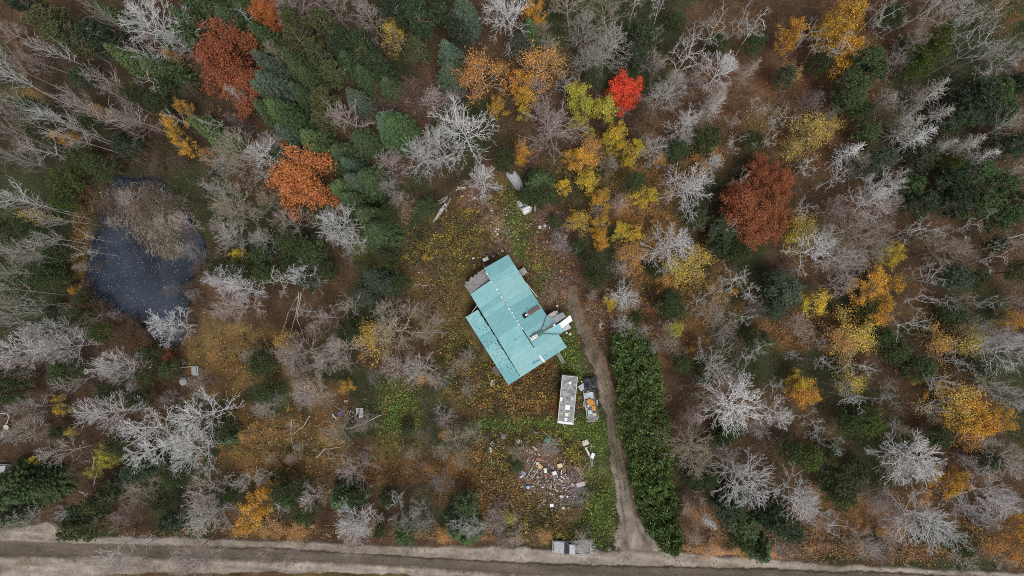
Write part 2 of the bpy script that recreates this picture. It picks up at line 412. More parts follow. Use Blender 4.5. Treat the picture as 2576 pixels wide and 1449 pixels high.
def bare_forest(seed, Ht=15., Rc=2.8, n1=20, zlo=.42):
    s = Skel(seed); r = s.r
    tr = s.limb(np.zeros(3), unit(np.array([r.normal()*.06, r.normal()*.06, 1])), Ht, .15, .025, 12, .035, .03, 0)
    for i in range(n1):
        f = zlo+(.97-zlo)*(i+r.uniform(0, .7))/n1; k = min(11, int(f*12)); p = tr[k][0]+(tr[k+1][0]-tr[k][0])*r.uniform()
        az = i*2.4+r.normal()*.5; ang = math.radians(58-22*f+r.normal()*7)
        d1 = np.array([math.cos(az)*math.sin(ang), math.sin(az)*math.sin(ang), math.cos(ang)])
        L1 = Rc*1.3*math.sin(math.pi*min(1, .35+.6*(f-zlo)/(1-zlo)))**.8*r.uniform(.6, 1.15)
        l1 = s.limb(p, d1, L1, .04*(1.3-.7*f), .017, 5, .12, .07, 1)
        for j in range(5):
            q, dq = l1[1+j]; d2 = unit(side_dir(r, dq, math.radians(r.uniform(25, 50)))+Z3*.3)
            l2 = s.limb(q, d2, L1*.42*r.uniform(.5, 1.1), .021, .012, 3, .14, .06, 1)
            for k3 in range(3):
                t, dt = l2[1+k3]; l3 = s.limb(t, unit(side_dir(r, dt, math.radians(r.uniform(25, 55)))), L1*.17*r.uniform(.5, 1.3), .014, .01, 1, .1, 0, 1); s.tips.append(l3[-1][0])
    return s

def snag(seed, Ht=14., Rc=4., n1=7):
    s = Skel(seed); r = s.r
    tr = s.limb(np.zeros(3), unit(np.array([r.normal()*.1, r.normal()*.1, 1])), Ht*.8, .19, .09, 9, .09, .04, 0)
    for i in range(n1):
        f = .5+.5*(i+r.uniform(0, .6))/n1; p, dv = tr[min(9, int(f*9.99))]
        az = i*2.4+r.normal()*.6; ang = math.radians(r.uniform(35, 75))
        d1 = np.array([math.cos(az)*math.sin(ang), math.sin(az)*math.sin(ang), math.cos(ang)])
        L1 = Rc*r.uniform(.75, 1.25)
        l1 = s.limb(p, d1, L1, .085, .032, 7, .24, .05, 1)
        for j in range(5):
            q, dq = l1[min(7, 2+j)]; d2 = unit(side_dir(r, dq, math.radians(r.uniform(35, 75)))+Z3*.15)
            l2 = s.limb(q, d2, L1*.42*r.uniform(.5, 1.2), .04, .018, 4, .25, .03, 1)
            for k3 in range(3):
                t, dt = l2[1+k3]; l3 = s.limb(t, unit(side_dir(r, dt, math.radians(r.uniform(35, 70)))), L1*.17*r.uniform(.5, 1.3), .02, .012, 2, .2, 0, 1); s.tips.append(l3[-1][0])
                for m in range(2): s.limb(l3[1][0], side_dir(r, l3[1][1], .8), L1*.1, .013, .01, 1, .1, 0, 1)
    return s

def dead_conifer(seed, Ht=11., Rc=2.2):
    s = Skel(seed); r = s.r
    tr = s.limb(np.zeros(3), Z3.copy(), Ht, .13, .02, 10, .02, .03, 0)
    for i in range(120):
        f = .25+.75*i/120; k = min(9, int(f*10)); p = tr[k][0]+(tr[k+1][0]-tr[k][0])*(f*10-k)
        az = r.uniform(0, 2*math.pi); ang = math.radians(r.uniform(75, 100)-18*f)
        d1 = np.array([math.cos(az)*math.sin(ang), math.sin(az)*math.sin(ang), math.cos(ang)])
        L1 = Rc*(1.15-f)*r.uniform(.5, 1.2)+.2
        l1 = s.limb(p, d1, L1, .024, .012, 3, .1, .03, 1)
        for j in range(6):
            q, dq = l1[1+j % 3]; s.limb(q, side_dir(r, dq, math.radians(50)), L1*.25*r.uniform(.5, 1.2), .014, .01, 1, .1, 0, 1)
    return s

def to_pair(s, name):
    (v0, f0), (v1, f1) = s.meshes()
    return mesh(name+'_trunk', v0, f0, [M_bark], True), mesh(name+'_crown', v1, f1, [M_bark])

def clip_tips(s): return np.array(s.tips)

def leafy(seed, Ht, Rc, nleaf, size, sigma, name, n1=16, keep=1., flat=.7):
    s = bare_round(seed, Ht, Rc, n1=n1, n2=6, n3=3, n4=0, zlo=.35)
    r = np.random.default_rng(seed+500); T = clip_tips(s)
    if keep < 1:
        nzs = fbm(T[:, 0]+50+seed*9, T[:, 1]+T[:, 2]+50, 1.7, seed); T = T[nzs > np.quantile(nzs, 1-keep)]
    k = r.integers(0, len(T), nleaf); C = T[k]+r.normal(size=(nleaf, 3))*np.array([sigma, sigma, sigma*flat])
    lv, lf = leaves(C, size, .9, seed)
    (v0, f0), (v1, f1) = s.meshes()
    V = np.concatenate([lv]); 
    return mesh(name+'_trunk', np.concatenate([v0, v1]), np.concatenate([f0, f1+len(v0)]), [M_bark]), mesh(name+'_crown', V, lf, [M_leaf])

def spruce(seed, Ht=13., Rc=2.5, name='spruce'):
    r = np.random.default_rng(seed); C = []; A = []; B = []
    nw = int(Ht*.93/.42)
    for w in range(nw):
        f = .07+.93*w/nw; z = f*Ht; rz = Rc*(1-f)**.8*(1+r.normal()*.06)+.12; nb = 7 if f > .75 else 10
        for b in range(nb):
            az = w*1.3+b*2*math.pi/nb+r.normal()*.12; rb = rz*r.uniform(.82, 1.14)
            rad = np.array([math.cos(az), math.sin(az), 0]); tan = np.array([-rad[1], rad[0], 0])
            m = max(3, int(rb/.2)); zz = z+r.normal()*.1
            for i in range(m):
                t = .12+.88*(i+.5)/m; dz = -.28*rb*t*t+.1*rb*t**4; base = rad*rb*t+np.array([0, 0, zz+dz])
                sl = (.20+.42*rb*.35*(1-t)+.08)
                for sg in (-1, 1):
                    dirn = unit(rad*.75+tan*sg*.8+np.array([0, 0, -.25+r.normal()*.15])); nrm = unit(Z3+r.normal(size=3)*.35)
                    C.append(base+dirn*sl*.5); A.append(dirn*sl*.62); B.append(np.cross(nrm, dirn)*.085)
            C.append(rad*rb+np.array([0, 0, zz-.18*rb])); A.append(unit(rad+np.array([0, 0, .1]))*.22); B.append(tan*.09)
    for k in range(14):
        C.append(np.array([0, 0, Ht+r.uniform(-.5, .25)])); dn = unit(np.array([r.normal()*.4, r.normal()*.4, 1])); A.append(dn*.28); B.append(unit(np.cross(dn, r.normal(size=3)))*.07)
    v, f_ = quads(np.array(C), np.array(A), np.array(B))
    tv, tf = prisms([[0, 0, 0], [0, 0, Ht*.5]], [[0, 0, Ht*.5], [0, 0, Ht*.98]], [.17, .1], [.1, .02], 5)
    return mesh(name+'_trunk', tv, tf, [M_bark]), mesh(name+'_crown', v, f_, [M_needle])

def pine(seed, Ht=16., Rc=4.2, name='pine', tufts=760, blades=13, bl=.42):
    r = np.random.default_rng(seed); s = Skel(seed); T = []
    tr = s.limb(np.zeros(3), Z3.copy(), Ht*.97, .2, .05, 10, .02, .03, 0)
    nb = 46
    for i in range(nb):
        f = .28+.70*i/nb; k = min(9, int(f*10)); p = tr[k][0]+(tr[k+1][0]-tr[k][0])*(f*10-k)
        az = i*2.4+r.normal()*.4; L = Rc*math.sin(math.pi*min(1, .35+.62*(f-.28)/.72))**.75*r.uniform(.65, 1.12)+.3
        d1 = unit(np.array([math.cos(az), math.sin(az), .22+.5*f]))
        l1 = s.limb(p, d1, L, .05, .02, 5, .1, .05, 1)
        for j in range(3):
            q, dq = l1[2+j]; l2 = s.limb(q, unit(side_dir(r, dq, .8)+Z3*.2), L*.3, .025, .014, 2, .1, .1, 1); T += [l2[1][0], l2[2][0]]
        T += [l1[5][0], l1[4][0], l1[3][0]]
    T = np.array(T); k = r.integers(0, len(T), tufts); ce = T[k]+r.normal(size=(tufts, 3))*np.array([.3, .3, .14])
    C = np.repeat(ce, blades, 0); n = len(C); dv = r.normal(size=(n, 3)); dv[:, 2] = np.abs(dv[:, 2])*.8+.15; dv /= np.linalg.norm(dv, axis=1, keepdims=True)
    dv[:, 2] += .0; L = bl*r.uniform(.7, 1.25, (n, 1)); sv = np.cross(dv, r.normal(size=(n, 3))); sv /= np.linalg.norm(sv, axis=1, keepdims=True)
    v, f_ = quads(C+dv*L*.5, dv*L*.55, sv*L*.17)
    (v0, f0), (v1, f1) = s.meshes()
    return mesh(name+'_trunk', np.concatenate([v0, v1]), np.concatenate([f0, f1+len(v0)]), [M_bark]), mesh(name+'_crown', v, f_, [M_needle])

def bare_fork(seed, Ht=14., Rc=4.5, n1=15, f0=.34, f1=.86, th=1.0, depth=4, spread=(14, 32), wob=.055, twig=2):
    """trunk with long limbs that fan out and fork narrowly again and again, ending in a broad dome"""
    s = Skel(seed); r = s.r
    tr = s.limb(np.zeros(3), unit(np.array([r.normal()*.03, r.normal()*.03, 1])), Ht*f1, .17*th, .07*th, 9, .035, .05, 0)
    FR = [.36, .27, .21, .16, .12]; RD = [.055, .036, .025, .018, .0135]
    def fork(p, dv, L, lev):
        n = 3 if lev < 2 else 2
        l = s.limb(p, dv, L*FR[lev]*r.uniform(.8, 1.2), RD[lev]*th, RD[min(4, lev+1)]*th*1.05, n, wob*(1+.35*lev), .035, 1)
        if lev >= 1:
            for k in range(twig if lev < depth else 1):
                q, dq = l[r.integers(1, len(l))]; s.limb(q, unit(side_dir(r, dq, math.radians(r.uniform(25, 50)))), L*.09*r.uniform(.6, 1.4), .013*th, .010*th, 1, .1, 0, 1)
        if lev >= depth: s.tips.append(l[-1][0]); return
        e, de = l[-1]; m = 3 if (lev in (0, 2) and r.uniform() < .55) else 2; a0 = r.uniform(0, 6.28)
        for k in range(m):
            ang = math.radians(r.uniform(*spread))
            fork(e, unit(side_dir(r, de, ang, a0+k*6.283/m+r.normal()*.3)+Z3*.02), L, lev+1)
        if lev < 3:
            q, dq = l[max(1, len(l)-2)]; fork(q, unit(side_dir(r, dq, math.radians(r.uniform(25, 42)))), L*.8, lev+2 if lev+2 <= depth else depth)
    for i in range(n1):
        f = (i+r.uniform(0, .8))/n1; p, dv = tr[min(9, int((f0+(1-f0)*f)*9.99))]
        az = i*2.4+r.normal()*.25; ang = math.radians(70-54*f**1.2+r.normal()*5)
        d1 = np.array([math.cos(az)*math.sin(ang), math.sin(az)*math.sin(ang), math.cos(ang)])
        L = Rc*1.12*(1-.25*f)*r.uniform(.82, 1.1)
        fork(p, d1, L, 0)
    return s

LIB = {}
LIB['b'] = [to_pair(bare_fork(10+i, 14, 4.5, n1=13+i, depth=4, th=1.0), 'round_bare') for i in range(7)]
LIB['g'] = [to_pair(bare_fork(30+i, 10, 3.6, n1=15, f0=.06, f1=.6, th=.72, depth=4, spread=(16, 38), wob=.08), 'bushy_bare') for i in range(4)]
LIB['f'] = [to_pair(bare_forest(50+i, n1=20+i), 'forest_bare') for i in range(6)]
LIB['s'] = [to_pair(snag(70+i, n1=6+i % 3), 'crooked_bare') for i in range(6)]
LIB['d'] = [to_pair(dead_conifer(90+i), 'dead_conifer') for i in range(3)]
LIB['o'] = [leafy(110+i, 13, 4.6, 11000, .30, .42, 'full_leaf', n1=20) for i in range(3)]
LIB['y'] = [leafy(120+i, 9, 3.0, 2600, .27, .34, 'loose_leaf', n1=12, keep=.65) for i in range(4)]
LIB['w'] = [leafy(130+i, 8, 3.6, 1500, .24, .5, 'thin_leaf', n1=16, keep=.8) for i in range(3)]
LIB['S'] = [spruce(140+i, 13, 2.2+.25*i) for i in range(4)]
LIB['P'] = [pine(150+i) for i in range(4)]
LIB['C'] = [pine(160+i, 10, 2.6, 'young_conifer', 620, 12, .26) for i in range(3)]
DIM = dict(b=(14, 4.15), g=(10, 3.9), f=(15, 2.4), s=(13.5, 4.0), d=(11, 1.9), o=(13, 4.5), y=(9, 3.0), w=(8, 3.5), S=(13, 2.05), P=(16, 3.9), C=(10, 2.6))

# code -> (mesh family, default height, bark colour, leaf colour, species name, look, group)
SIL = (.76, .75, .75); GRY = (.52, .49, .45); PNK = (.50, .42, .39); TAN = (.44, .38, .30); BRN = (.19, .135, .10); WHT = (.55, .54, .51); PUR = (.30, .255, .245)
KIND = {
 'B': ('b', 14, SIL, None, 'bare_tree', 'silver-grey bare tree'),
 'BG': ('b', 13, GRY, None, 'bare_tree', 'grey bare tree'),
 'BP': ('b', 13, PNK, None, 'bare_tree', 'pinkish bare tree'),
 'BT': ('b', 11, TAN, None, 'bare_tree', 'tan twiggy bare tree'),
 'GP': ('g', 7, PNK, None, 'bare_shrub', 'pinkish-brown bare shrub'),
 'GT': ('g', 7, TAN, None, 'bare_shrub', 'tan bare shrub'),
 'GB': ('g', 6, BRN, None, 'bare_shrub', 'dark brown bare shrub'),
 'GL': ('g', 8, PUR, None, 'bare_shrub', 'lilac-grey bare shrub'),
 'FS': ('f', 15, SIL, None, 'bare_tree', 'narrow silvery bare tree'),
 'FG': ('f', 15, GRY, None, 'bare_tree', 'narrow grey bare tree'),
 'FP': ('f', 15, PNK, None, 'bare_tree', 'narrow pinkish bare tree'),
 'X': ('s', 13.5, WHT, None, 'bare_tree', 'crooked pale bare tree'),
 'XG': ('s', 12, GRY, None, 'bare_tree', 'crooked grey bare tree'),
 'D': ('d', 10, GRY, None, 'dead_conifer', 'dead grey conifer'),
 'DW': ('d', 10, SIL, None, 'dead_conifer', 'dead whitish conifer'),
 'OR': ('o', 13, BRN, (.25, .082, .038), 'oak_tree', 'rust-red leafy oak'),
 'OO': ('o', 12, BRN, (.40, .145, .048), 'oak_tree', 'bright orange leafy oak'),
 'RM': ('o', 10, BRN, (.66, .075, .03), 'maple_tree', 'scarlet leafy maple'),
 'Y': ('y', 8, TAN, (.50, .36, .04), 'yellow_tree', 'yellow leafy tree'),
 'G': ('y', 9, TAN, (.50, .26, .04), 'golden_tree', 'golden leafy tree'),
 'YG': ('y', 8, TAN, (.36, .34, .05), 'yellow_tree', 'yellow-green leafy tree'),
 'OG': ('w', 8, TAN, (.50, .24, .06), 'golden_tree', 'thinly leaved orange tree'),
 'WY': ('w', 7, TAN, (.48, .34, .06), 'yellow_tree', 'thinly leaved yellow tree'),
 'S': ('S', 13, BRN, (.058, .084, .036), 'spruce_tree', 'dark green spruce'),
 'T': ('S', 12, BRN, (.072, .103, .068), 'spruce_tree', 'blue-green spruce'),
 'SL': ('S', 10, BRN, (.078, .118, .045), 'spruce_tree', 'fresh green spruce'),
 'P': ('P', 15, GRY, (.105, .12, .05), 'pine_tree', 'olive-green pine'),
 'PD': ('P', 14, GRY, (.048, .07, .036), 'pine_tree', 'dark green pine'),
 'PB': ('P', 14, GRY, (.088, .132, .054), 'pine_tree', 'bright green pine'),
 'C': ('C', 8, BRN, (.054, .080, .032), 'conifer_tree', 'low dark green conifer'),
 'CL': ('C', 8, BRN, (.085, .12, .03), 'conifer_tree', 'low light green conifer'),
 'CG': ('C', 8, BRN, (.075, .105, .07), 'conifer_tree', 'low grey-green conifer'),
}
# tile column, tile row -> "kind x y radius [height]" in tile pixels (a third of a measuring-grid pixel)
CAT = {
(0,0): '''P 400 150 150 17;P 520 300 120 16;PD 740 260 130 14;PD 200 40 110 15;B 1150 170 210 17;B 1330 320 110 12;FS 370 370 80 17;FG 790 130 70 16;FS 1090 400 70 15;SL 960 440 80 12;S 1260 540 100 13;S 1150 480 70 12;
S 1450 190 100;S 1470 300 90;S 1640 70 110;S 1750 180 90;S 1460 30 80;S 1880 70 80;OR 1690 450 215 14;OR 1860 660 150 12;Y 1895 320 55;OG 1340 440 50;FP 760 580 95 16;X 1150 640 95 12;
FS 60 600 110 18;FG 230 760 90 18;FS 380 920 90 18;FG 640 860 80 17;FG 500 1010 80 18;FP 600 800 90 16;FP 940 850 110 16;BP 1000 900 110 14;G 750 850 50 8;G 1400 830 55 8;G 1290 930 65 9;G 1330 1030 50 8;G 1400 1110 55 6;G 480 1050 50;OG 320 730 60;
X 1590 850 90 13;X 1360 900 60 10;SL 1540 940 75;SL 1680 1080 85 9;GL 1790 930 90 10;BT 1860 1150 200 15;BG 1700 1240 110 12;X 370 1130 110 13;BG 130 1210 90 14;PD 930 1090 100 11;C 640 1190 110;CL 520 1360 120 8;C 780 1260 110;
X 1850 140 65 11;FG 100 350 90 15;FG 30 480 90 17;GP 60 230 110 9;GP 250 480 90 8;D 1770 700 70 11;C 1250 700 90 9;C 1060 720 80 9;PD 280 830 90 10;BG 1650 1420 90 12;GB 1450 700 120 7;GB 560 530 120 7;PD 620 560 100 9;C 1200 800 90;S 880 120 60 12;FG 30 1000 80 17;FG 130 900 80 16;GB 1350 1250 110 5;GB 1180 1250 90 4;C 300 1000 80 8;GP 190 1090 80 7;FG 620 1000 70 16;S 1240 280 60 9;C 720 960 90;GB 900 1200 80 5;OG 1620 1190 60 7;FP 870 720 70 14''',
(1,0): '''OO 60 80 85 10;OO 120 130 50 9;BP 300 40 140 14;BP 570 60 140 14;BP 850 120 110 14;P 300 170 100 16;P 320 290 110 15;P 520 190 110 15;PD 640 350 130 13;P 470 420 100 14;PD 800 330 120 13;P 800 400 80 12;PD 1080 70 120 15;PD 1230 110 150 15;T 1560 110 110 14;PD 1400 60 120 14;PD 1540 240 90 11;
T 120 520 95 14;S 360 530 100 14;S 420 610 90 12;T 130 650 100 13;T 100 700 90 12;S 90 850 80 12;SL 200 850 90 13;S 280 930 100 12;P 500 770 110 14;P 510 880 90 12;T 260 1030 90 11;SL 440 1080 95 13;S 520 1150 110 12;T 760 760 85 11;S 60 280 80 12;P 590 540 100 11;
BP 720 910 150 13;T 1030 940 120 13;SL 1050 980 125 12;WY 1060 310 75 10;Y 1050 230 40 11;P 1230 350 85 12;T 1450 400 85 12;T 1460 570 85 10;OG 1720 590 150 10;OG 1640 620 90 9;G 1810 800 65 8;G 1860 520 50 9;GB 1150 720 160 6;GB 950 680 120 5;GP 1350 760 150 6;GB 750 650 110 6;GL 1500 720 110 6;
B 1560 1020 230 16;B 1400 1120 150 15;B 1240 1190 160 16;B 1700 1370 130 11;GP 1010 1240 150 9;GP 1000 1400 110 7;OO 340 1370 215 14;T 730 1260 75 11;T 770 1370 75 12;SL 660 1430 80 12;S 860 1360 100 11;C 1870 1210 90 10;PD 200 1150 90 10;S 650 1180 110 10;B 60 1190 160 13;BG 180 1080 100 12;PD 960 560 90 9;S 1000 640 70 8;S 700 480 90 10;GB 1240 250 90 6;BT 180 420 80 11;S 830 600 90 10;GB 1700 930 90 5;S 350 720 80 11;S 820 1060 110 10;PD 900 460 90 9;GB 1250 850 120 5''',
(2,0): '''B -20 90 200 15;BG -30 -30 160 14;G 165 80 80 9;G 200 170 50 8;BG 510 240 130 13;BT 680 100 170 13;BG 750 330 150 12;BG 700 430 120 11;BT 430 40 150 12;BG 560 490 120 10;BG 270 360 85 9;XG 930 40 110 13;S 150 270 85 11;CG 50 400 90 9;PD 980 260 110 11;PD 930 400 100 9;
G 65 620 75 8;G 80 730 75 8;Y 90 850 45 6;G 80 1140 60 7;G 50 1200 40 5;OG 200 540 150 8;OG 300 480 100 7;GP 180 640 120 7;BP 300 960 225 15;YG 510 700 85 10;YG 540 800 80 9;YG 500 920 55 7;YG 590 1000 35 5;YG 720 790 85 8;Y 680 820 50 6;RM 865 690 100 10;X 390 650 95 12;X 1010 660 95 12;
Y 800 990 70 8;Y 830 1120 45 6;Y 760 1060 60 6;Y 930 1110 60 7;Y 880 1210 50 5;G 530 1200 80 6;G 450 1200 60 6;Y 570 1350 75 6;Y 390 1410 50 5;G 1110 1200 40 6;
X 1230 470 150 16;BG 1220 650 130 12;X 1540 200 130 16;X 1680 190 120 16;X 1350 260 105 14;X 1840 200 120 15;X 1120 60 90 14;XG 1130 260 50 12;B 1570 530 150 13;D 1810 500 70 13;D 1530 790 95 13;D 1560 720 80 10;BG 1120 760 120 10;B 1290 940 120 12;BG 1090 1090 110 10;BG 1290 1060 85 9;
X 1860 770 110 12;X 1670 900 75 10;XG 1690 1080 85 10;X 1880 1010 90 12;C 1440 1060 120 9;C 1230 1140 100 7;B 1310 1420 185 13;B 1520 1230 75 10;C 910 1370 85 8;S 200 1390 110 9;OR 1870 1330 110 10;GB 1000 860 130 8;GP 1050 470 130 7;GP 1400 620 130 6;GB 1300 330 120 6;GB 700 950 90 6;GT 720 1240 100 6;GB 950 1000 90 6;
C 1800 1060 80 7;C 1820 320 90 7;GP 1450 850 110 6;X 1680 1340 75 8;C 1550 370 90 7;GT 1400 900 100 6;XG 1070 1230 90 7;OG 600 1130 80 4;GL 830 830 80 5;C 620 600 80 6;GB 400 400 90 5;GB 1200 40 110 6;C 1250 160 70 5;OG 1450 1180 90 4;BT 240 230 80 9''',
(3,0): '''G 600 80 105 13;G 620 170 80 13;G 480 210 90 12;G 420 260 60 11;G 150 250 80 11;G 140 310 60 9;G 560 400 105 11;G 560 330 90 12;X 270 270 90 13;XG 400 340 90 11;X 500 340 100 14;X 880 170 110 14;X 1110 60 110 14;XG 880 60 110 13;PB 720 450 110 14;PB 780 540 90 12;PB 640 650 120 13;PB 620 740 100 11;C 700 850 80 8;
CL 1290 320 85 12;CL 1200 420 100 10;CL 1130 520 80 8;X 1480 160 130 18;X 1520 370 160 15;XG 1830 90 120 16;PD 1580 740 160 12;PB 1770 700 120 11;PD 1880 630 110 12;PD 1450 880 130 10;PD 1750 850 120 9;
DW 1160 1050 110 11;DW 620 1160 95 10;D 1320 690 95 11;DW 1620 1210 85 10;D 1090 850 70 9;D 1050 970 90 10;D 1560 1080 90 10;D 1330 820 90 9;PB 750 990 95 9;CG 820 1200 110 9;CG 700 1260 90 8;PD 1180 1190 110 9;CL 1340 1250 65 9;PB 1070 1390 95 10;PB 1600 1340 110 12;PB 1750 1400 120 12;PD 1370 1390 120 10;
WY 270 1050 130 8;WY 180 1120 70 6;WY 430 960 80 5;X 90 870 120 13;X 320 1260 110 12;X 500 1340 110 12;B 840 1390 130 13;GL 320 780 130 8;GP 620 620 130 7;GP 950 480 130 6;OG 1780 40 85 11;OG 1790 215 40 9;FG 1420 100 120 15;BG 1330 60 140 13;BP 1100 300 110 9;B 1880 390 100 14;FG 1710 330 90 16;XG 1600 560 110 11;GP 1100 720 110 6;GP 900 760 120 6;GB 850 890 110 5;
FG 1880 930 80 15;CG 130 600 80 8;OG 160 560 70 6;GL 420 880 110 7;BT 640 1250 90 9;D 1380 1060 70 9;C 920 130 90 7;C 380 500 80 7;GB 1650 950 110 5;PD 1840 1080 110 9;FG 1850 1260 80 12;GB 200 60 130 6;OR 60 1400 100 10;GB 330 150 90 5''',
(0,1): '''FS 80 60 120 18;FG 220 110 80 18;FG 380 180 75 15;BG 130 450 110 14;FG 30 590 90 17;FG 200 480 60 14;FG 70 760 90 17;X 220 830 80 14;B 110 1190 150 15;BP 60 1300 130 13;B 350 1030 120 14;B 470 1170 150 13;BG 380 1140 110 12;B 890 1310 120 13;BG 960 1360 120 11;FG 380 350 60 12;X 640 450 85 11;FG 300 375 60 13;
C 330 600 140 7;C 450 690 100 6;CL 500 60 100 7;C 620 930 85 6;C 500 1360 120 7;CL 790 1060 80 7;C 150 700 120 8;C 80 270 110 9;C 250 260 110 8;G 565 740 40 4;WY 340 190 60 9;B 1270 1010 140 13;GL 1330 1060 90 8;BT 1740 80 150 13;BT 1780 180 120 12;BG 1740 330 140 12;BP 1680 290 100 10;Y 1790 480 50 7;C 1800 570 100 8;C 1660 580 80 7;
B 1700 690 130 13;B 1830 740 120 13;BP 1730 860 130 11;BP 1850 850 120 11;GP 1640 640 90 6;GP 1380 230 120 6;GB 940 1080 110 6;GP 300 1130 110 8;GP 330 1240 110 7;OR 1270 1240 45 3;GL 1290 740 80 5;GT 520 880 80 6;FG 560 1390 90 13;C 90 1400 100 10;GP 40 820 100 8;C 1300 1330 80 6;GP 1500 1420 90 6;C 1130 1370 80 7;GB 1020 1240 90 5;C 1150 1230 80 6;GB 820 140 110 4;GP 960 60 120 4;GB 1120 0 130 4;GB 1300 100 120 5;GT 1240 250 110 4;GB 1430 330 90 5;GL 1500 480 90 5;GB 1480 600 60 4;GB 720 250 80 4;GB 690 420 70 4;GT 850 230 70 3;GB 650 700 70 3;GB 780 870 80 4;GB 1000 1010 80 4;GP 1450 780 70 5;GB 740 560 60 3;GB 650 780 70 4;GB 700 850 70 4;GP 870 930 70 4;GB 1080 1070 60 4;GB 1150 1130 60 4;C 620 790 60 4;GB 1520 560 80 5;GB 1440 720 60 4;GT 1390 430 80 4;GT 1150 330 60 3;GB 1060 130 110 4;GL 1420 980 60 4;FG 60 1010 90 15;FG 180 900 70 15;XG 700 350 60 8;C 420 900 80 6;GT 690 960 90 5;GP 610 560 60 5;C 440 450 90 6;GB 640 1120 90 5;BG 1880 1230 60 8''',
(1,1): '''B 640 230 170 14;B 740 370 110 12;BP 290 220 120 12;BG 60 370 110 12;BT 100 60 90 11;C 290 400 120 9;C 440 470 130 9;C 90 600 110 8;C 280 570 80 8;C 400 680 90 8;C 560 590 75 7;C 60 480 90 8;B 390 620 110 11;X 180 680 120 13;S 720 60 110 11;S 850 190 90 11;S 920 300 120 11;C 1010 190 80 9;S 700 -40 100 11;GP 1100 70 110 7;C 1295 110 85 6;
C 1010 520 85 7;CG 890 660 100 8;CG 1010 720 90 8;C 1090 680 90 7;CG 830 790 90 6;FP 690 850 80 12;FP 570 960 90 12;X 340 900 70 9;BT 1080 1060 200 11;BT 1000 900 120 9;WY 900 1130 120 9;BT 1320 1040 100 8;BP 350 1200 150 11;BP 680 1190 150 12;BP 560 1260 110 11;BP 1060 1340 150 11;BG 1240 1340 130 11;GT 1530 1310 110 7;GP 1600 1240 80 6;C 720 1060 100 8;C 60 1300 110 8;WY 250 1130 70 6;
XG 120 1220 70 5;GP 310 1370 110 7;GL 900 1390 100 7;GT 1250 900 110 6;OG 1280 1400 60 5;WY 850 1040 60 5;C 1240 340 35 3;GB 240 790 110 5;GB 160 520 80 6;GT 1380 960 90 5;GB 1000 880 100 5;X 1110 880 60 7;GP 440 1030 80 5;BT 240 1210 90 9;G 1280 490 25 2.5;GP 700 480 70 5;G 820 1060 25 3''',
(2,1): '''WY 490 240 80 7;Y 500 200 55 7;G 650 250 65 8;G 680 330 55 6;G 670 390 45 5;G 670 70 75 6;Y 960 40 65 6;Y 1065 40 55 6;Y 840 300 65 5;Y 930 310 50 5;OG 920 490 90 4;OG 850 440 60 4;C 620 540 90 8;C 640 650 80 7;C 510 420 70 6;C 330 230 55 3;C 220 20 100 7;C 90 20 60 6;GP 350 360 100 5;GL 400 420 70 5;
XG 480 440 60 6;GP 820 570 100 5;GP 800 80 100 5;GP 650 160 80 5;B 1180 390 180 13;X 1130 590 60 8;OR 1800 130 150 12;OR 1830 230 130 11;OR 1760 60 110 11;B 870 780 110 10;BP 900 820 80 8;BG 830 1010 95 8;BG 980 1070 80 8;BG 1050 1170 60 7;WY 1320 560 120 5;WY 1220 600 90 5;WY 1400 500 90 5;Y 740 840 45 4;OG 880 880 60 4;YG 1220 1020 60 5;
X 1690 640 130 13;X 1580 740 110 13;X 1820 740 110 12;X 1400 800 100 10;BP 1500 930 110 10;X 1700 900 90 12;BP 1600 1080 85 9;XG 1645 290 70 8;C 1200 830 105 7;PD 1590 280 120 9;PD 1560 400 90 8;C 1700 450 90 8;G 1665 755 28 4;BG 1520 1310 170 12;BG 1650 1400 90 11;X 1760 1250 90 10;XG 1890 1160 80 9;GT 1180 1130 120 6;GT 1260 1200 90 5;OG 1150 690 60 4;
GP 1180 1000 90 5;C 1240 900 80 5;GB 1070 1000 70 4;C 1450 1330 100 7;GB 1450 1180 90 5;GL 1830 870 110 7;C 1850 1120 90 6;GB 1700 1160 90 5;XG 1400 280 60 6;C 1400 200 90 6;GB 1500 600 100 5;C 930 950 60 7;GB 760 160 60 4;C 1100 590 70 5;GP 600 780 60 3.5;GT 1650 1000 80 5;Y 1350 1190 20 3;C 1290 1290 80 6;GL 1570 1130 80 6''',
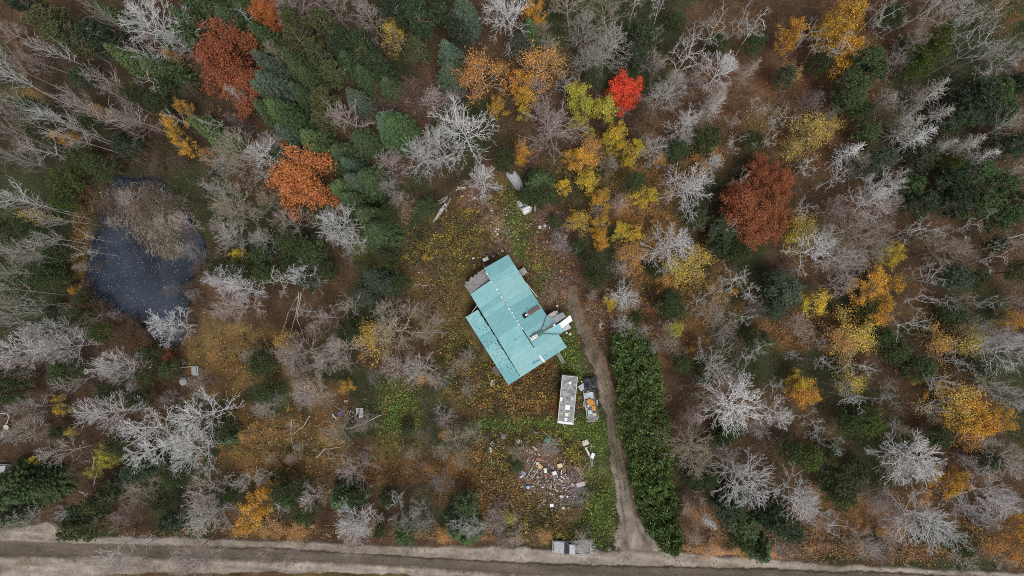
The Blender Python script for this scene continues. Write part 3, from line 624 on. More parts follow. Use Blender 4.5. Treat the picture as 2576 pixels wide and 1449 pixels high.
(3,1): '''B 790 70 140 14;BP 880 120 100 12;B 320 440 150 13;BT 640 330 180 13;BT 770 420 150 12;BG 520 480 140 12;BP 620 560 120 10;BG 420 350 120 12;BP 530 690 100 10;WY 230 290 110 7;Y 220 330 90 7;Y 950 460 60 8;Y 930 530 55 7;G 820 680 100 9;G 930 700 60 8;G 700 760 80 8;G 860 820 70 8;G 830 930 80 7;Y 370 830 80 8;WY 620 1040 130 5;WY 700 1100 90 5;OG 540 1130 100 5;
WY 1450 1110 120 6;OG 1280 1130 100 5;G 1140 1390 50 5;G 1890 970 50 7;OG 1800 960 60 6;OR 30 150 130 12;OR 20 280 90 10;PB 1600 90 110 13;PB 1760 170 110 12;PB 1850 60 100 12;PD 1430 70 110 11;PD 1150 80 110 10;CG 120 760 130 7;CG 60 680 90 7;CG 1400 640 110 7;C 1130 1320 120 7;C 750 870 90 6;C 1700 420 70 7;
X 1080 330 110 15;X 1520 300 100 14;BT 1340 450 130 13;X 1160 640 120 13;XG 1160 880 110 13;X 1030 1010 125 12;X 1340 790 80 15;XG 1710 540 120 14;X 1600 850 80 13;FG 1870 830 70 15;XG 320 1150 75 9;X 640 1280 120 11;XG 400 1290 80 9;X 1420 1260 100 13;X 280 110 100 13;BP 480 110 90 12;B 1820 1220 170 15;B 1680 1130 100 13;X 160 1240 60 9;GP 240 1010 130 6;GB 1380 980 100 6;
GB 1250 560 110 6;GP 1480 480 90 7;GL 130 610 90 6;C 1400 920 100 6;C 950 1200 100 6;FG 1880 390 90 15;C 1880 600 90 8;GB 1030 780 90 5;C 1550 650 80 6;BG 1570 1000 80 9;C 850 1100 90 5;XG 1290 340 100 13;GB 1850 760 80 6;GB 200 1400 90 5;C 1600 1350 90 7;WY 600 1400 90 6;CG 60 880 90 6;GB 760 1350 100 5;XG 900 1420 70 8;FG 1300 1430 90 12;FG 1700 1430 80 13;Y 240 1430 60 7;GB 1050 1150 80 4;GP 860 260 110 6''',
(0,2): '''B 830 250 180 14;B 1140 380 180 14;B 1170 480 150 13;B 1550 230 200 15;B 1440 540 190 14;B 1390 450 120 13;BG 200 200 110 10;BG 150 370 110 9;BG 460 530 120 10;Y 450 190 40 5;Y 440 110 25 5;Y 545 350 35 4;Y 260 570 30 3;YG 800 540 70 8;YG 720 650 45 6;YG 830 590 50 7;C 90 60 110 9;S 250 800 110 11;S 110 860 120 11;S 100 720 120 10;S 380 760 90 9;PD 690 950 120 13;P 620 1080 130 14;P 740 900 90 13;
C 920 450 90 8;PD 1000 640 120 9;PD 900 760 90 8;C 1060 110 90 8;PD 1290 1040 80 10;C 1700 330 110 8;S 1740 400 60 8;GT 1070 820 170 9;GB 1080 950 120 8;GP 960 980 120 7;BP 1540 830 150 12;BG 1560 1000 160 12;BP 1650 930 110 11;BG 950 1300 160 12;BP 880 1370 110 11;BP 1420 1270 150 12;BP 1500 1380 130 11;GP 1270 120 100 6;G 1890 960 90 9;G 1860 1050 70 8;BG 1870 730 85 9;OG 1880 370 55 5;
FS 540 940 60 10;X 1080 1170 50 9;BG 170 1030 110 11;C 160 950 90 9;C 450 360 60 5;GB 300 300 110 5;GB 600 650 110 5;GB 620 350 70 5;C 850 60 90 7;C 1340 700 80 6;XG 850 1120 40 4;XG 490 1000 50 6;GL 420 1000 60 5;GT 350 380 70 4;PD 1100 620 100 8;S 60 980 90 9;C 1700 830 90 7;X 1700 1230 40 8;C 1240 880 70 8;XG 560 180 60 6''',
(1,2): '''BP 420 60 140 11;BG 460 120 110 10;BG 70 150 90 9;BT 640 350 130 9;BP 820 280 80 9;BP 730 640 150 12;BP 830 540 60 11;G 680 20 45 4;G 40 890 85 8;G 70 800 60 7;OG 380 920 45 5;C 100 60 90 7;XG 260 330 50 5;C 1140 350 60 4;C 230 830 130 8;C 380 970 90 7;S 660 860 110 9;C 780 830 90 8;C 1000 850 90 8;C 950 1090 60 6;PB 1110 1120 90 7;S 1540 1060 110 11;PB 1570 900 100 9;S 1600 1130 80 9;
BG 430 860 100 9;B 740 1010 160 12;B 830 1050 100 11;BP 770 1170 120 11;BP 720 1280 110 9;X 1060 870 95 11;X 1055 1040 55 10;BG 1220 950 75 9;BG 1150 1030 70 9;XG 1210 1090 60 9;B 1530 1050 90 10;B 1620 1060 80 10;GL 1420 740 115 7;GL 1250 380 70 6;X 1400 160 55 6;GP 1430 270 110 4.5;OG 1430 370 40 4;BT 1500 430 110 8;BT 1640 390 90 7;GT 1560 560 110 7;GT 1400 520 90 6;GP 1820 940 110 7;GP 1760 1060 90 6;GL 1850 1150 80 6;BP 60 1290 80 10;BP 290 1290 65 10;BP 1150 1270 55 9;
GB 1250 800 120 6;GP 1300 1060 90 6;GT 1170 520 60 5;BG 50 700 70 9;GP 30 180 90 6;GB 300 720 90 5;OG 1440 1130 60 3;OG 330 1100 80 3;OG 120 1080 80 3;XG 180 950 90 9;XG 560 520 50 3;GP 270 560 60 4;GP 120 560 50 4;GT 330 470 60 3;GB 860 430 60 3.5;GB 1350 930 80 5;YG 1920 1010 40 4;GP 1870 1200 70 6;GB 500 760 90 5;GP 1600 30 80 5;GP 1380 -30 110 6;GB 1550 300 80 4;BG 1830 1060 60 8''',
(2,2): '''B 1680 190 230 14;BG 1500 130 130 12;BG 1820 330 90 11;BT 1340 480 180 12;BT 1400 600 120 11;B 1790 690 200 14;B 1680 620 90 12;BP 1360 240 70 8;GB 1400 840 110 6;GP 1310 930 90 6;DW 1480 1060 55 9;X 1620 1080 60 9;XG 1430 830 60 9;XG 1320 1180 45 8;X 1520 1270 65 9;PD 1630 950 130 9;PB 1770 1080 110 8;PD 1880 990 90 8;S 1880 1270 90 8;C 1480 720 90 6;C 1580 400 70 5;
BG 530 1190 75 5;GL 560 1130 45 4;X 100 1120 50 7;XG 30 1010 50 7;BT 40 510 70 4;BG 300 470 70 3;GL 290 510 60 2.5;GB 1250 270 90 5;GB 1220 700 90 4;C 1230 950 60 5;C 1380 720 80 5;GP 1570 470 90 5;GL 450 700 60 2;GB 480 980 70 2;OG 250 1130 50 3;OG 1720 1240 60 3;OG 1450 1230 80 3;C 50 620 50 3;GP 30 1180 80 5;C 1700 850 90 6;GB 1480 560 80 5;GB 1850 470 90 5;GT 1500 700 60 5;GP 1390 1150 80 5;C 1750 1170 90 6;C 1640 360 90 6;GB 1300 1060 80 5''',
(3,2): '''G 270 60 90 8;G 330 90 50 7;WY 1370 100 140 8;G 1450 160 110 9;G 1530 250 110 9;G 1640 280 110 9;G 1740 250 80 9;OG 1500 330 120 6;G 1290 50 60 7;G 1370 760 95 8;G 1440 730 60 8;G 1880 1120 110 11;OG 1800 1200 110 10;OG 1620 1140 90 8;G 1890 1280 90 10;X 630 110 110 12;X 880 150 80 11;B 70 210 110 11;X 330 250 100 12;X 340 400 80 10;X 560 440 90 12;BT 950 330 100 10;
B 1070 560 210 14;BG 1180 640 130 13;BG 950 600 120 12;B 230 800 150 14;B 250 900 130 13;X 340 1070 110 13;X 540 1090 110 13;B 1130 1020 190 14;B 1250 1100 150 13;BP 900 980 120 11;B 1680 820 160 14;BG 1800 880 110 12;BG 1830 560 130 12;BP 830 860 120 11;BG 750 1220 100 9;XG 1450 550 60 8;CL 760 290 110 7;C 620 280 100 7;CL 290 560 100 8;C 160 520 90 7;C 530 700 130 9;C 520 840 110 8;CL 1420 1220 80 9;C 460 470 80 6;PD 70 1030 110 9;PD 200 1100 110 9;
D 1640 420 70 8;B 1880 130 90 12;FG 1750 80 70 13;FG 1250 200 80 12;FS 1550 950 80 14;FG 130 1240 60 13;FG 1500 1330 80 12;GB 900 180 110 5;GB 1130 380 110 5;GP 400 620 90 5;GB 700 780 110 5;GP 1450 930 110 5;GB 1750 420 110 6;GP 130 450 90 5;C 1280 400 90 6;GP 1650 650 100 6;BP 1650 1010 100 9;GP 1500 560 80 5;GP 920 1180 110 5;GB 1620 1300 100 5;BP 1750 1330 90 9;C 650 640 80 5;C 1650 570 80 6;GB 450 1000 80 5;C 1030 420 80 6;OG 1150 860 60 4;OG 850 1090 50 4;XG 40 20 90 11;XG 540 20 90 10;GL 870 1290 90 5;OG 1500 430 60 4'''
}
TX = [0, 644, 1288, 1932]; TY = [0, 483, 966]
LM = [("the scarlet maple", 1577, 230), ("the big rust-red oak", 568, 165), ("the round orange oak", 758, 470), ("the dark rust oak", 1895, 520), ("the pond", 370, 640), ("the teal roof", 1290, 800),
      ("the camper trailer", 1428, 1006), ("the cedar hedge", 1622, 1110), ("the pickup truck", 1441, 1375), ("the rubble heap", 1390, 1190), ("the top left corner", 60, 60), ("the top right corner", 2500, 60),
      ("the bottom left corner", 60, 1330), ("the bottom right corner", 2510, 1380), ("the grey metal hull", 1297, 455), ("the tall golden tree", 2120, 60), ("the large golden crown", 2460, 1050), ("the golden tree trio", 2205, 740),
      ("the concrete pit frame", 457, 935), ("the four silver trees", 450, 1110), ("the leafy clearing", 700, 1150), ("the right edge", 2560, 620), ("the left edge", 15, 500), ("the white boards", 1100, 530),
      ("the teal spruces", 690, 210), ("the pallet pile", 880, 1038), ("the isolated yellow tree", 2055, 760), ("the bright green pine", 2160, 190), ("the lower right wood", 2120, 1270), ("the top middle edge", 1290, 15)]
rec = []
for key, txt in CAT.items():
    for e in txt.replace('\n', '').split(';'):
        p = e.split(); k = p[0]; fam, h0, bark, leafc, nm, look = KIND[k]
        x, y, r_ = map(float, p[1:4]); h = float(p[4]) if len(p) > 4 else h0
        u, v = TX[key[0]]+x/3, TY[key[1]]+y/3
        if fam in 'SoyP': h *= {'S': .86, 'o': .7, 'y': .85, 'P': .82}[fam]
        elif fam == 'b' and u > 350: h *= .88
        rec.append(dict(k=k, u=u, v=v, r=r_/3, h=h))
def wdir(dx, dy):
    a = math.degrees(math.atan2(-dy, dx)) % 360
    return ['right of', 'up-right of', 'above', 'up-left of', 'left of', 'down-left of', 'below', 'down-right of'][int((a+22.5)//45) % 8]
cls = {}
for t in rec:
    look = KIND[t['k']][5]
    l = min(LM, key=lambda q: math.hypot(t['u']-q[1], t['v']-q[2])); dist = math.hypot(t['u']-l[1], t['v']-l[2])
    t['dist'] = dist; t['ph'] = 'at' if dist < 25 else wdir(t['u']-l[1], t['v']-l[2]); t['lm'] = l[0]; t['look'] = look
    cls.setdefault((look, t['lm'], t['ph']), []).append(t)
ORD = ['nearest', 'second nearest', 'third nearest', 'fourth nearest', 'fifth nearest', 'sixth nearest', 'seventh nearest', 'eighth nearest']
for (look, lm, ph), L in cls.items():
    L.sort(key=lambda q: q['dist'])
    for i, t in enumerate(L):
        t['label'] = f"{look} {ph} {lm}" + ('' if len(L) == 1 else f", {ORD[min(i,7)]} of its kind")
GRP = {'bare_shrub': 'low bare shrubs between the trees', 'bare_tree': 'bare trees in the wood', 'dead_conifer': 'dead conifers in the wood', 'oak_tree': 'oaks still in leaf', 'maple_tree': 'scarlet maple crowns', 'yellow_tree': 'yellow autumn trees', 'golden_tree': 'golden autumn trees',
       'spruce_tree': 'spruces in the wood', 'pine_tree': 'pines in the wood', 'conifer_tree': 'low conifers in the wood'}
def tree(t, i):
    k = t['k']; fam, h0, bark, leafc, nm, look = KIND[k]
    var = LIB[fam][i % len(LIB[fam])]; h = t['h']; H0, R0 = DIM[fam]
    cz = {'S': .45, 'P': .68, 'C': .6, 'd': .7, 'f': .72, 'o': .68, 'y': .68, 'w': .6, 'g': .5}.get(fam, .7)*h
    p = UP(t['u'], t['v'], cz); rad = t['r']/F*(H-cz)
    r = random.Random(i*13+5)
    root = thing(nm, (p[0], p[1], -.05), t['label'], nm.replace('_', ' ').split()[-1], GRP[nm])
    root.rotation_euler = (r.uniform(-.04, .04), r.uniform(-.04, .04), r.uniform(0, 6.283))
    sc = rad/R0*1.05; root.scale = (sc, sc, h/H0)
    jit = r.uniform(.82, 1.15); bc = [c*jit for c in bark]
    jl = r.uniform(.85, 1.15)
    for part, me in zip(('trunk', 'crown'), var):
        o = link(part, me, root)
        if part == 'crown' and leafc: o.color = (leafc[0]*jl*r.uniform(.92, 1.08), leafc[1]*jl*r.uniform(.95, 1.05), leafc[2]*jl, 1)
        elif part == 'trunk' and fam in 'b f s g d': o.color = (*[c*.9 for c in bc], 1)
        else: o.color = (*bc, 1)
for i, t in enumerate(rec): tree(t, i)
print('TREES', len(rec))

# ------------------------------------------------------------------ cedar hedge
hb = np.array([(1562,835,24),(1580,865,38),(1600,900,52),(1615,970,57),(1622,1060,58),(1637,1150,54),(1647,1230,50),(1667,1320,45),(1690,1370,26),(1700,1392,8)], float)
hc = UP(hb[:, 0], hb[:, 1], 4.0); hwm = hb[:, 2]*.0575
hedge = thing('cedar_hedge', (hc[4][0], hc[4][1], 0), 'long thick dark green cedar hedge along the right side of the driveway', 'hedge')
hl = np.array([hc[4][0], hc[4][1], 0])
r = np.random.default_rng(77); NC = 2300
seg = r.uniform(0, len(hb)-1, NC*2); ii = seg.astype(int); ff = (seg-ii)[:, None]
cen = hc[ii, :2]*(1-ff)+hc[np.minimum(ii+1, len(hb)-1), :2]*ff; ww = hwm[ii]*(1-ff[:, 0])+hwm[np.minimum(ii+1, len(hb)-1)]*ff[:, 0]
tn = np.gradient(hc[:, :2], axis=0); tn /= np.linalg.norm(tn, axis=1, keepdims=True); tt = tn[ii]; nn = np.stack([-tt[:, 1], tt[:, 0]], 1)
q = r.uniform(-1.0, 1.0, NC*2); pos = cen+nn*(q*ww*(.93+.3*fbm(cen[:, 0]*1.0+q*2, cen[:, 1], 2.2, 19, 2)))[:, None]
# individual tops: every clump climbs the nearest stem's cone
stems = []
for s_ in np.arange(0, len(hb)-1, .15):
    i0 = int(s_); f0 = s_-i0; c0 = hc[i0, :2]*(1-f0)+hc[i0+1, :2]*f0; w0 = hwm[i0]*(1-f0)+hwm[i0+1]*f0
    for qq in np.arange(-.82, .9, 1.15/max(1., w0)): stems.append(c0+tn[i0][[1, 0]]*np.array([-1, 1])*qq*w0+r.normal(size=2)*.3)
stems = np.array(stems); sth = 5.0+r.normal(size=len(stems))*.6
dist = np.linalg.norm(pos[:, None]-stems[None], axis=2); near = dist.argmin(1); dn = dist.min(1)
top_ = sth[near]*(1-np.abs(q)**5*.45) - dn*2.3
zc_ = np.concatenate([top_[:NC], top_[NC:]*r.uniform(.15, .95, NC)])
bl = 15; C = np.repeat(np.column_stack([pos, zc_]), bl, 0); n = len(C)
outw = np.repeat(np.column_stack([pos-stems[near], np.full(len(pos), .9)]), bl, 0)
dv = r.normal(size=(n, 3))*.55+outw; dv /= np.linalg.norm(dv, axis=1, keepdims=True)
C = C+r.normal(size=(n, 3))*np.array([.14, .14, .1]); L = r.uniform(.2, .42, (n, 1)); sv = np.cross(dv, r.normal(size=(n, 3))); sv /= np.linalg.norm(sv, axis=1, keepdims=True)
v, f_ = quads(C+dv*L*.4-hl, dv*L*.55, sv*L*.24)
hcol = np.array([(.085, .135, .040), (.060, .100, .032), (.115, .165, .050), (.075, .12, .045), (.10, .13, .04)])[(near*7+r.integers(0, 2, len(pos))) % 5]*(1.0+.6*fbm(pos[:, 0], pos[:, 1], 3.0, 7, 3))[:, None]
o = link('foliage', mesh('hedge_foliage', v, f_, [M_tint], False, np.repeat(np.repeat(hcol, bl, 0), 4, 0)), hedge); o['kind'] = 'stuff'
tv, tf = prisms(np.column_stack([stems, np.zeros(len(stems))])-hl, np.column_stack([stems, sth*.85])-hl, np.full(len(stems), .09), np.full(len(stems), .03), 4)
o = link('trunks', mesh('hedge_trunks', tv, tf, [M_bark]), hedge); o.color = (.12, .09, .07, 1); o['kind'] = 'stuff'; o.name = 'stem'

#@@PART2@@
# ------------------------------------------------------------------ shape helpers for built things
def slab(pts4, th=.05):
    """a sheet with thickness from a ring of 3-D corners"""
    P = np.array(pts4, float); n = len(P); Q = P-np.array([0, 0, th])
    V = np.concatenate([P, Q]); Fc = [tuple(range(n)), tuple(range(2*n-1, n-1, -1))]
    for i in range(n): j = (i+1) % n; Fc.append((i, i+n, j+n, j))
    return V, Fc
def orient(P):
    P = np.array(P, float); a = sum(P[i][0]*P[(i+1) % len(P)][1]-P[(i+1) % len(P)][0]*P[i][1] for i in range(len(P)))
    return P if a > 0 else P[::-1]
class MB:
    def __init__(s): s.V = []; s.F = []; s.n = 0
    def add(s, V, Fc):
        V = np.asarray(V, float); s.V.append(V); s.F += [tuple(int(i)+s.n for i in f) for f in Fc]; s.n += len(V); return s
    def box(s, c, half, ax=None, taper=1.0, bev=0.0):
        hx, hy, hz = half; ax = np.eye(3) if ax is None else ax
        if bev:
            ring = [(hx-bev, -hy), (hx, -hy+bev), (hx, hy-bev), (hx-bev, hy), (-hx+bev, hy), (-hx, hy-bev), (-hx, -hy+bev), (-hx+bev, -hy)]
        else: ring = [(hx, -hy), (hx, hy), (-hx, hy), (-hx, -hy)]
        lv = [(-hz, 1.), (hz-bev, taper), (hz, taper*(1-bev/max(hx, .01)))] if bev else [(-hz, 1.), (hz, taper)]
        V = [np.array([x*k, y*k, z]) @ ax + c for z, k in lv for x, y in ring]; m = len(ring); Fc = []
        for l in range(len(lv)-1):
            for i in range(m): j = (i+1) % m; Fc.append((l*m+i, l*m+j, (l+1)*m+j, (l+1)*m+i))
        Fc.append(tuple(range((len(lv)-1)*m, len(lv)*m))); Fc.append(tuple(range(m-1, -1, -1)))
        return s.add(V, Fc)
    def lathe(s, c, prof, k=14, ax=None):
        ax = np.eye(3) if ax is None else ax; V = []; Fc = []
        for rr, z in prof:
            for i in range(k): a = 2*math.pi*i/k; V.append(np.array([rr*math.cos(a), rr*math.sin(a), z]) @ ax + c)
        for l in range(len(prof)-1):
            for i in range(k): j = (i+1) % k; Fc.append((l*k+i, l*k+j, (l+1)*k+j, (l+1)*k+i))
        Fc.append(tuple(range((len(prof)-1)*k, len(prof)*k)))
        return s.add(V, Fc)
    def tube(s, P, rad, k=6):
        P = np.array(P, float); rr = np.full(len(P)-1, rad); v, f = prisms(P[:-1], P[1:], rr, rr, k); return s.add(v, f)
    def build(s, name, m, parent=None, off=(0, 0, 0), smooth=False):
        V = np.concatenate(s.V)-np.array(off); return link(name, mesh(name, V, s.F, [m], smooth), parent)
def rotz(a, tilt=(0, 0)):
    A = Matrix.Rotation(a, 3, 'Z') @ Matrix.Rotation(tilt[0], 3, 'X') @ Matrix.Rotation(tilt[1], 3, 'Y')
    return np.array(A).T

M_teal = weathered('teal_roof_paint', (.19, .41, .44), (.27, .51, .54), .7, (1, 1, 1), .42, .5, .25, .4)
M_teal2 = weathered('faded_teal_paint', (.22, .44, .46), (.32, .54, .56), .6, (1, 1, 1), .45, .5, .25, .4)
M_teal3 = weathered('dull_teal_paint', (.15, .355, .385), (.21, .43, .46), .6, (1, 1, 1), .42, .5, .25, .4)
M_capw = weathered('white_ridge_cap', (.16, .36, .39), (.74, .78, .80), 2.6, (1, 1, 1), .5, .50, .05)
M_rust = simple('rusty_flashing', (.17, .10, .085), .8, .2, 6, .5, 1.4)
M_dark = simple('dark_void', (.018, .016, .015), .8, .2)
M_white = simple('white_paint', (.75, .76, .76), .5, .3, 3, .8, 1.08)
M_dirtyw = simple('dirty_white', (.58, .57, .55), .7, .2, 2.5, .55, 1.2)
M_wood = weathered('weathered_boards', (.13, .12, .115), (.34, .33, .325), 3, (1, 1, 1), .85, .5, .18)
M_greym = weathered('grey_metal_sheet', (.30, .31, .33), (.44, .46, .48), 1.6, (1, 1, 1), .55, .5, .2, .3)
M_wall = weathered('grey_board_wall', (.30, .28, .25), (.45, .43, .40), 2, (1, 1, 6), .8)
M_brick = simple('red_brick', (.22, .10, .075), .85, .2, 8, .6, 1.3)
M_glass = simple('window_glass', (.03, .04, .05), .1, .5)
M_green = simple('green_flashing', (.06, .17, .15), .6, .3)
M_lightt = simple('pale_teal_gutter', (.24, .42, .45), .5, .3)
M_steel = simple('galvanised_steel', (.50, .52, .54), .4, .4)

# ------------------------------------------------------------------ the house
def hc_(x, y, z): return UP(1140.4+x/4.0, 617.1+y/4.0, z)
hp = UP(1300, 800, 0); HO = np.array([hp[0], hp[1], 0])
house = thing('house', tuple(HO), 'long low house under a teal ribbed metal roof in the middle clearing', 'house')
def part(mb, name, m, parent=house, off=HO): return mb.build(name, m, parent, off)
def panels(A, B, C, D, n, name, m, rib=.05, th=.03, jitter=0.0):
    """roof plane A-B (top edge) C-D (bottom edge, C under B): n ribbed sheets side by side"""
    A, B, C, D = [np.array(p, float) for p in (A, B, C, D)]
    nrm = np.cross(C-B, A-B); nrm /= np.linalg.norm(nrm); nrm = nrm if nrm[2] > 0 else -nrm
    prof = [(0, 0), (.03, 1), (.09, 1), (.12, 0), (.33, 0), (.35, .55), (.40, .55), (.42, 0), (.63, 0), (.65, .55), (.70, .55), (.72, 0), (1.0, 0)]
    for i in range(n):
        mb = MB(); V = []; lift = random.uniform(0, jitter)
        for (t, h_) in prof:
            s_ = (i+t)/n; T = A+(B-A)*s_; Bt = D+(C-D)*s_
            V += [T+nrm*(h_*rib+lift), Bt+nrm*(h_*rib+lift)]
        k = len(prof); Fc = [(2*j, 2*j+1, 2*j+3, 2*j+2) for j in range(k-1)]
        V += [V[0]-nrm*th, V[1]-nrm*th, V[2*k-2]-nrm*th, V[2*k-1]-nrm*th]; b = 2*k
        Fc += [(0, b, b+1, 1), (2*k-2, 2*k-1, b+3, b+2), (1, b+1, b+3, 2*k-1), (0, 2*k-2, b+2, b)]
        mb.add(V, Fc); q_ = vnoise(np.array([i*.37+n*3.1]), np.array([n*1.7]), 1.0, 3)[0]+random.uniform(-.1, .1); part(mb, name, M_teal2 if q_ > .66 else (M_teal3 if q_ < .34 else m))
RT = hc_(305, 232, 5.0); RB = hc_(905, 1178, 5.0); ET = hc_(550, 93, 3.0); EB = hc_(1142, 1025, 3.0)
panels(RT, RB, EB, ET, 19, 'roof_panel', M_teal)
W1 = hc_(375, 352, 5.0); WB = hc_(172, 492, 3.6); WC = hc_(680, 1325, 3.6)
W1 = RT+(RB-RT)*np.dot(W1-RT, RB-RT)/np.dot(RB-RT, RB-RT)
panels(W1, RB, WC, WB, 17, 'roof_panel', M_teal)
L1_, L2_, L3_, L4_ = hc_(248, 646, 3.42), hc_(683, 1327, 3.42), hc_(553, 1405, 2.55), hc_(122, 722, 2.55)
panels(L1_, L2_, L3_, L4_, 13, 'roof_panel', M_teal)
# dark joint where the lean-to meets the main roof, with lifted screws and gaps
mb = MB(); 
for i in range(46):
    t = .02+.96*i/46; p = L1_+(L2_-L1_)*t+np.array([0, 0, .075])
    if t > .42 or i % 2 == 0:
        mb.box(p+np.array([random.uniform(-.1, .1), random.uniform(-.1, .1), 0]), (.16, .045, .02), rotz(math.radians(-58)))
part(mb, 'joint_flashing', M_dark)
mb = MB(); dL = L2_-L1_; dD = L4_-L1_
for row in (.22, .42, .62, .8):
    for i in range(26):
        if random.random() < .55:
            p = L1_+dL*(i+.5+random.uniform(-.2, .2))/30+dD*row; mb.box(p+np.array([0, 0, .05]), (.09, .025, .012), rotz(math.radians(-58+90)))
o = part(mb, 'screw_marks', M_dark); o['kind'] = 'stuff'
# ridge caps: separate white pieces with gaps in the upper half, then a dark seam
RD = (RB-RT)/np.linalg.norm(RB-RT); Lr = np.linalg.norm(RB-RT); azr = math.atan2(RD[1], RD[0])
for i in range(30):
    s0 = (.03+i*.0208)*Lr; c_ = RT+RD*(s0+.15)+np.array([0, 0, .05])
    mb = MB(); mb.box(c_, (.15 if i % 3 else .12, .14, .03), rotz(azr), bev=.02); part(mb, 'ridge_cap', M_capw if i % 2 else M_lightt)
mb = MB(); mb.box(RT+RD*(Lr*.75)+np.array([0, 0, .035]), (Lr*.095, .06, .02), rotz(azr)); part(mb, 'ridge_seam', M_dark)
mb = MB(); mb.box(RT+RD*(Lr*.965)+np.array([.12, .05, .07]), (.62, .13, .03), rotz(azr+.1), bev=.03); part(mb, 'ridge_cap', M_white)
mb = MB(); mb.box(hc_(835, 1172, 5.0), (.62, .03, .02), rotz(math.radians(28))); part(mb, 'roof_tear', M_dark)
for (x, y) in ((622, 950), (745, 640), (930, 1112)):
    mb = MB(); mb.box(hc_(x, y, 4.6), (.12, .04, .02), rotz(.5), bev=.01); part(mb, 'roof_bracket', M_dark)
# weathered grey board roof at the north-west corner
for i in range(11):
    t0, t1 = i/11, (i+.93)/11
    A_ = np.array(hc_(370, 356, 3.98)); B_ = np.array(hc_(174, 490, 3.52)); C_ = np.array(hc_(97, 385, 3.1)); D_ = np.array(hc_(300, 238, 3.9))
    rg = [0, .03, -.02, .05, .0, .07, -.04, .04, .12, .0, .16][i]
    def q_(t, s): return (A_*(1-t)+B_*t)*(1-s)+(D_*(1-t)+C_*t)*s
    mb = MB(); mb.add(*slab(orient([q_(t0, 0), q_(t1, 0), q_(t1, 1-rg), q_(t0, 1-rg)])+np.array([0, 0, .02*(i % 3)]), .04)); part(mb, 'roof_board', M_wood)
# chimneys
def chim(x, y, name_m, half, flues, zt):
    c_ = hc_(x, y, zt); mb = MB(); mb.box(np.array([c_[0], c_[1], zt-.6]), (half[0], half[1], .6), rotz(math.radians(32)), bev=.02); b = part(mb, 'chimney', name_m)
    for fx in flues:
        f = MB(); f.lathe(np.array([c_[0]+fx*math.cos(.56), c_[1]+fx*math.sin(.56), zt]), [(.15, 0), (.15, .12), (.11, .14), (.10, .02)], 12); f.build('flue', M_white, b, HO)
mb = MB(); mb.box(hc_(722, 706, 4.52), (.36, .33, .02), rotz(math.radians(32))); part(mb, 'chimney_flashing', M_dark)
c_ = hc_(735, 700, 4.75); mb = MB(); mb.lathe(c_-np.array([0, 0, .5]), [(.12, 0), (.12, .5), (.17, .52), (.17, .62), (.02, .68)], 14); part(mb, 'stove_pipe', M_white)
a_, b_ = hc_(758, 690, 4.45), hc_(868, 618, 3.62)
dd = unit(b_-a_); sd_ = np.array([-dd[1], dd[0], 0])*.27
for k_ in range(3):
    mb = MB(); mb.add(*slab(orient([a_+(b_-a_)*k_/3+sd_, a_+(b_-a_)*k_/3-sd_, a_+(b_-a_)*(k_+.97)/3-sd_*(1+.1*k_), a_+(b_-a_)*(k_+.97)/3+sd_])+np.array([0, 0, .06]), .02)); part(mb, 'rusty_sheet', M_rust)
c2 = hc_(815, 925, 5.3); A2 = rotz(math.radians(32))
mb = MB(); mb.box(np.array([c2[0], c2[1], 4.9]), (.60, .30, .4), A2, bev=.03); ch = part(mb, 'chimney', M_brick)
mb = MB(); mb.box(np.array([c2[0], c2[1], 5.33]), (.56, .26, .03), A2, bev=.02); mb.build('chimney_cap', M_white, ch, HO)
for fx in (-.27, .27):
    f = MB(); f.lathe(np.array([c2[0]+fx*math.cos(.56), c2[1]+fx*math.sin(.56), 5.36]), [(.17, 0), (.17, .14), (.12, .15), (.11, .03)], 14); f.build('flue', M_dirtyw, ch, HO)
mb = MB(); mb.add(*slab(orient([hc_(838, 885, 4.75), hc_(885, 858, 4.6), hc_(905, 888, 4.6), hc_(860, 918, 4.75)]), .25)); part(mb, 'chimney_saddle', M_green)
# entry gable roof on the driveway side
def sheet(pts3, name, m, th=.05, par=house): mb = MB(); mb.add(*slab(orient([hc_(*p) for p in pts3]), th)); return part(mb, name, m, par)
GA, GB, GN, GNo = hc_(892, 872, 4.02), hc_(1012, 798, 4.02), hc_(940, 707, 3.1), hc_(985, 724, 3.08)
def half_roof(a, b, c, d_, n): panels(a, b, c, d_, n, 'porch_roof_panel', M_teal)
half_roof(GA, GB, GNo, GN, 3)
GS, GSo = hc_(1078, 893, 3.1), hc_(1107, 866, 3.08)
half_roof(hc_(896, 880, 4.02), hc_(1060, 786, 4.02), GSo, GS, 4)
for pa, pb in (((880, 862, 4.1), (940, 705, 3.12)), ((896, 889, 4.1), (1080, 895, 3.12))):
    P0, P1 = hc_(*pa), hc_(*pb); mb = MB(); dv_ = unit(P1-P0); s2 = np.array([-dv_[1], dv_[0], 0])*.055
    mb.add(*slab(orient([P0+s2, P0-s2, P1-s2, P1+s2])+np.array([0, 0, .05]), .05)); part(mb, 'roof_valley', M_rust)
P0, P1 = hc_(893, 876, 4.07), hc_(1005, 800, 4.07); dv_ = unit(P1-P0); s2 = np.array([-dv_[1], dv_[0], 0])*.10
mb = MB(); mb.add(*slab(orient([P0+s2, P0-s2, P1-s2, P1+s2])+np.array([0, 0, .06]), .05)); part(mb, 'rusty_ridge', M_rust)
sheet([(1004, 800, 4.18), (1020, 790, 4.18), (1030, 805, 4.16), (1012, 815, 4.16)], 'ridge_cap', M_white)
sheet([(1014, 796, 3.7), (1135, 716, 3.6), (1100, 670, 3.0), (985, 737, 3.05)], 'grey_porch_sheet', M_greym)
sheet([(1060, 790, 3.45), (1176, 702, 3.45), (1199, 757, 3.1), (1086, 846, 3.15)], 'white_porch_sheet', M_white)
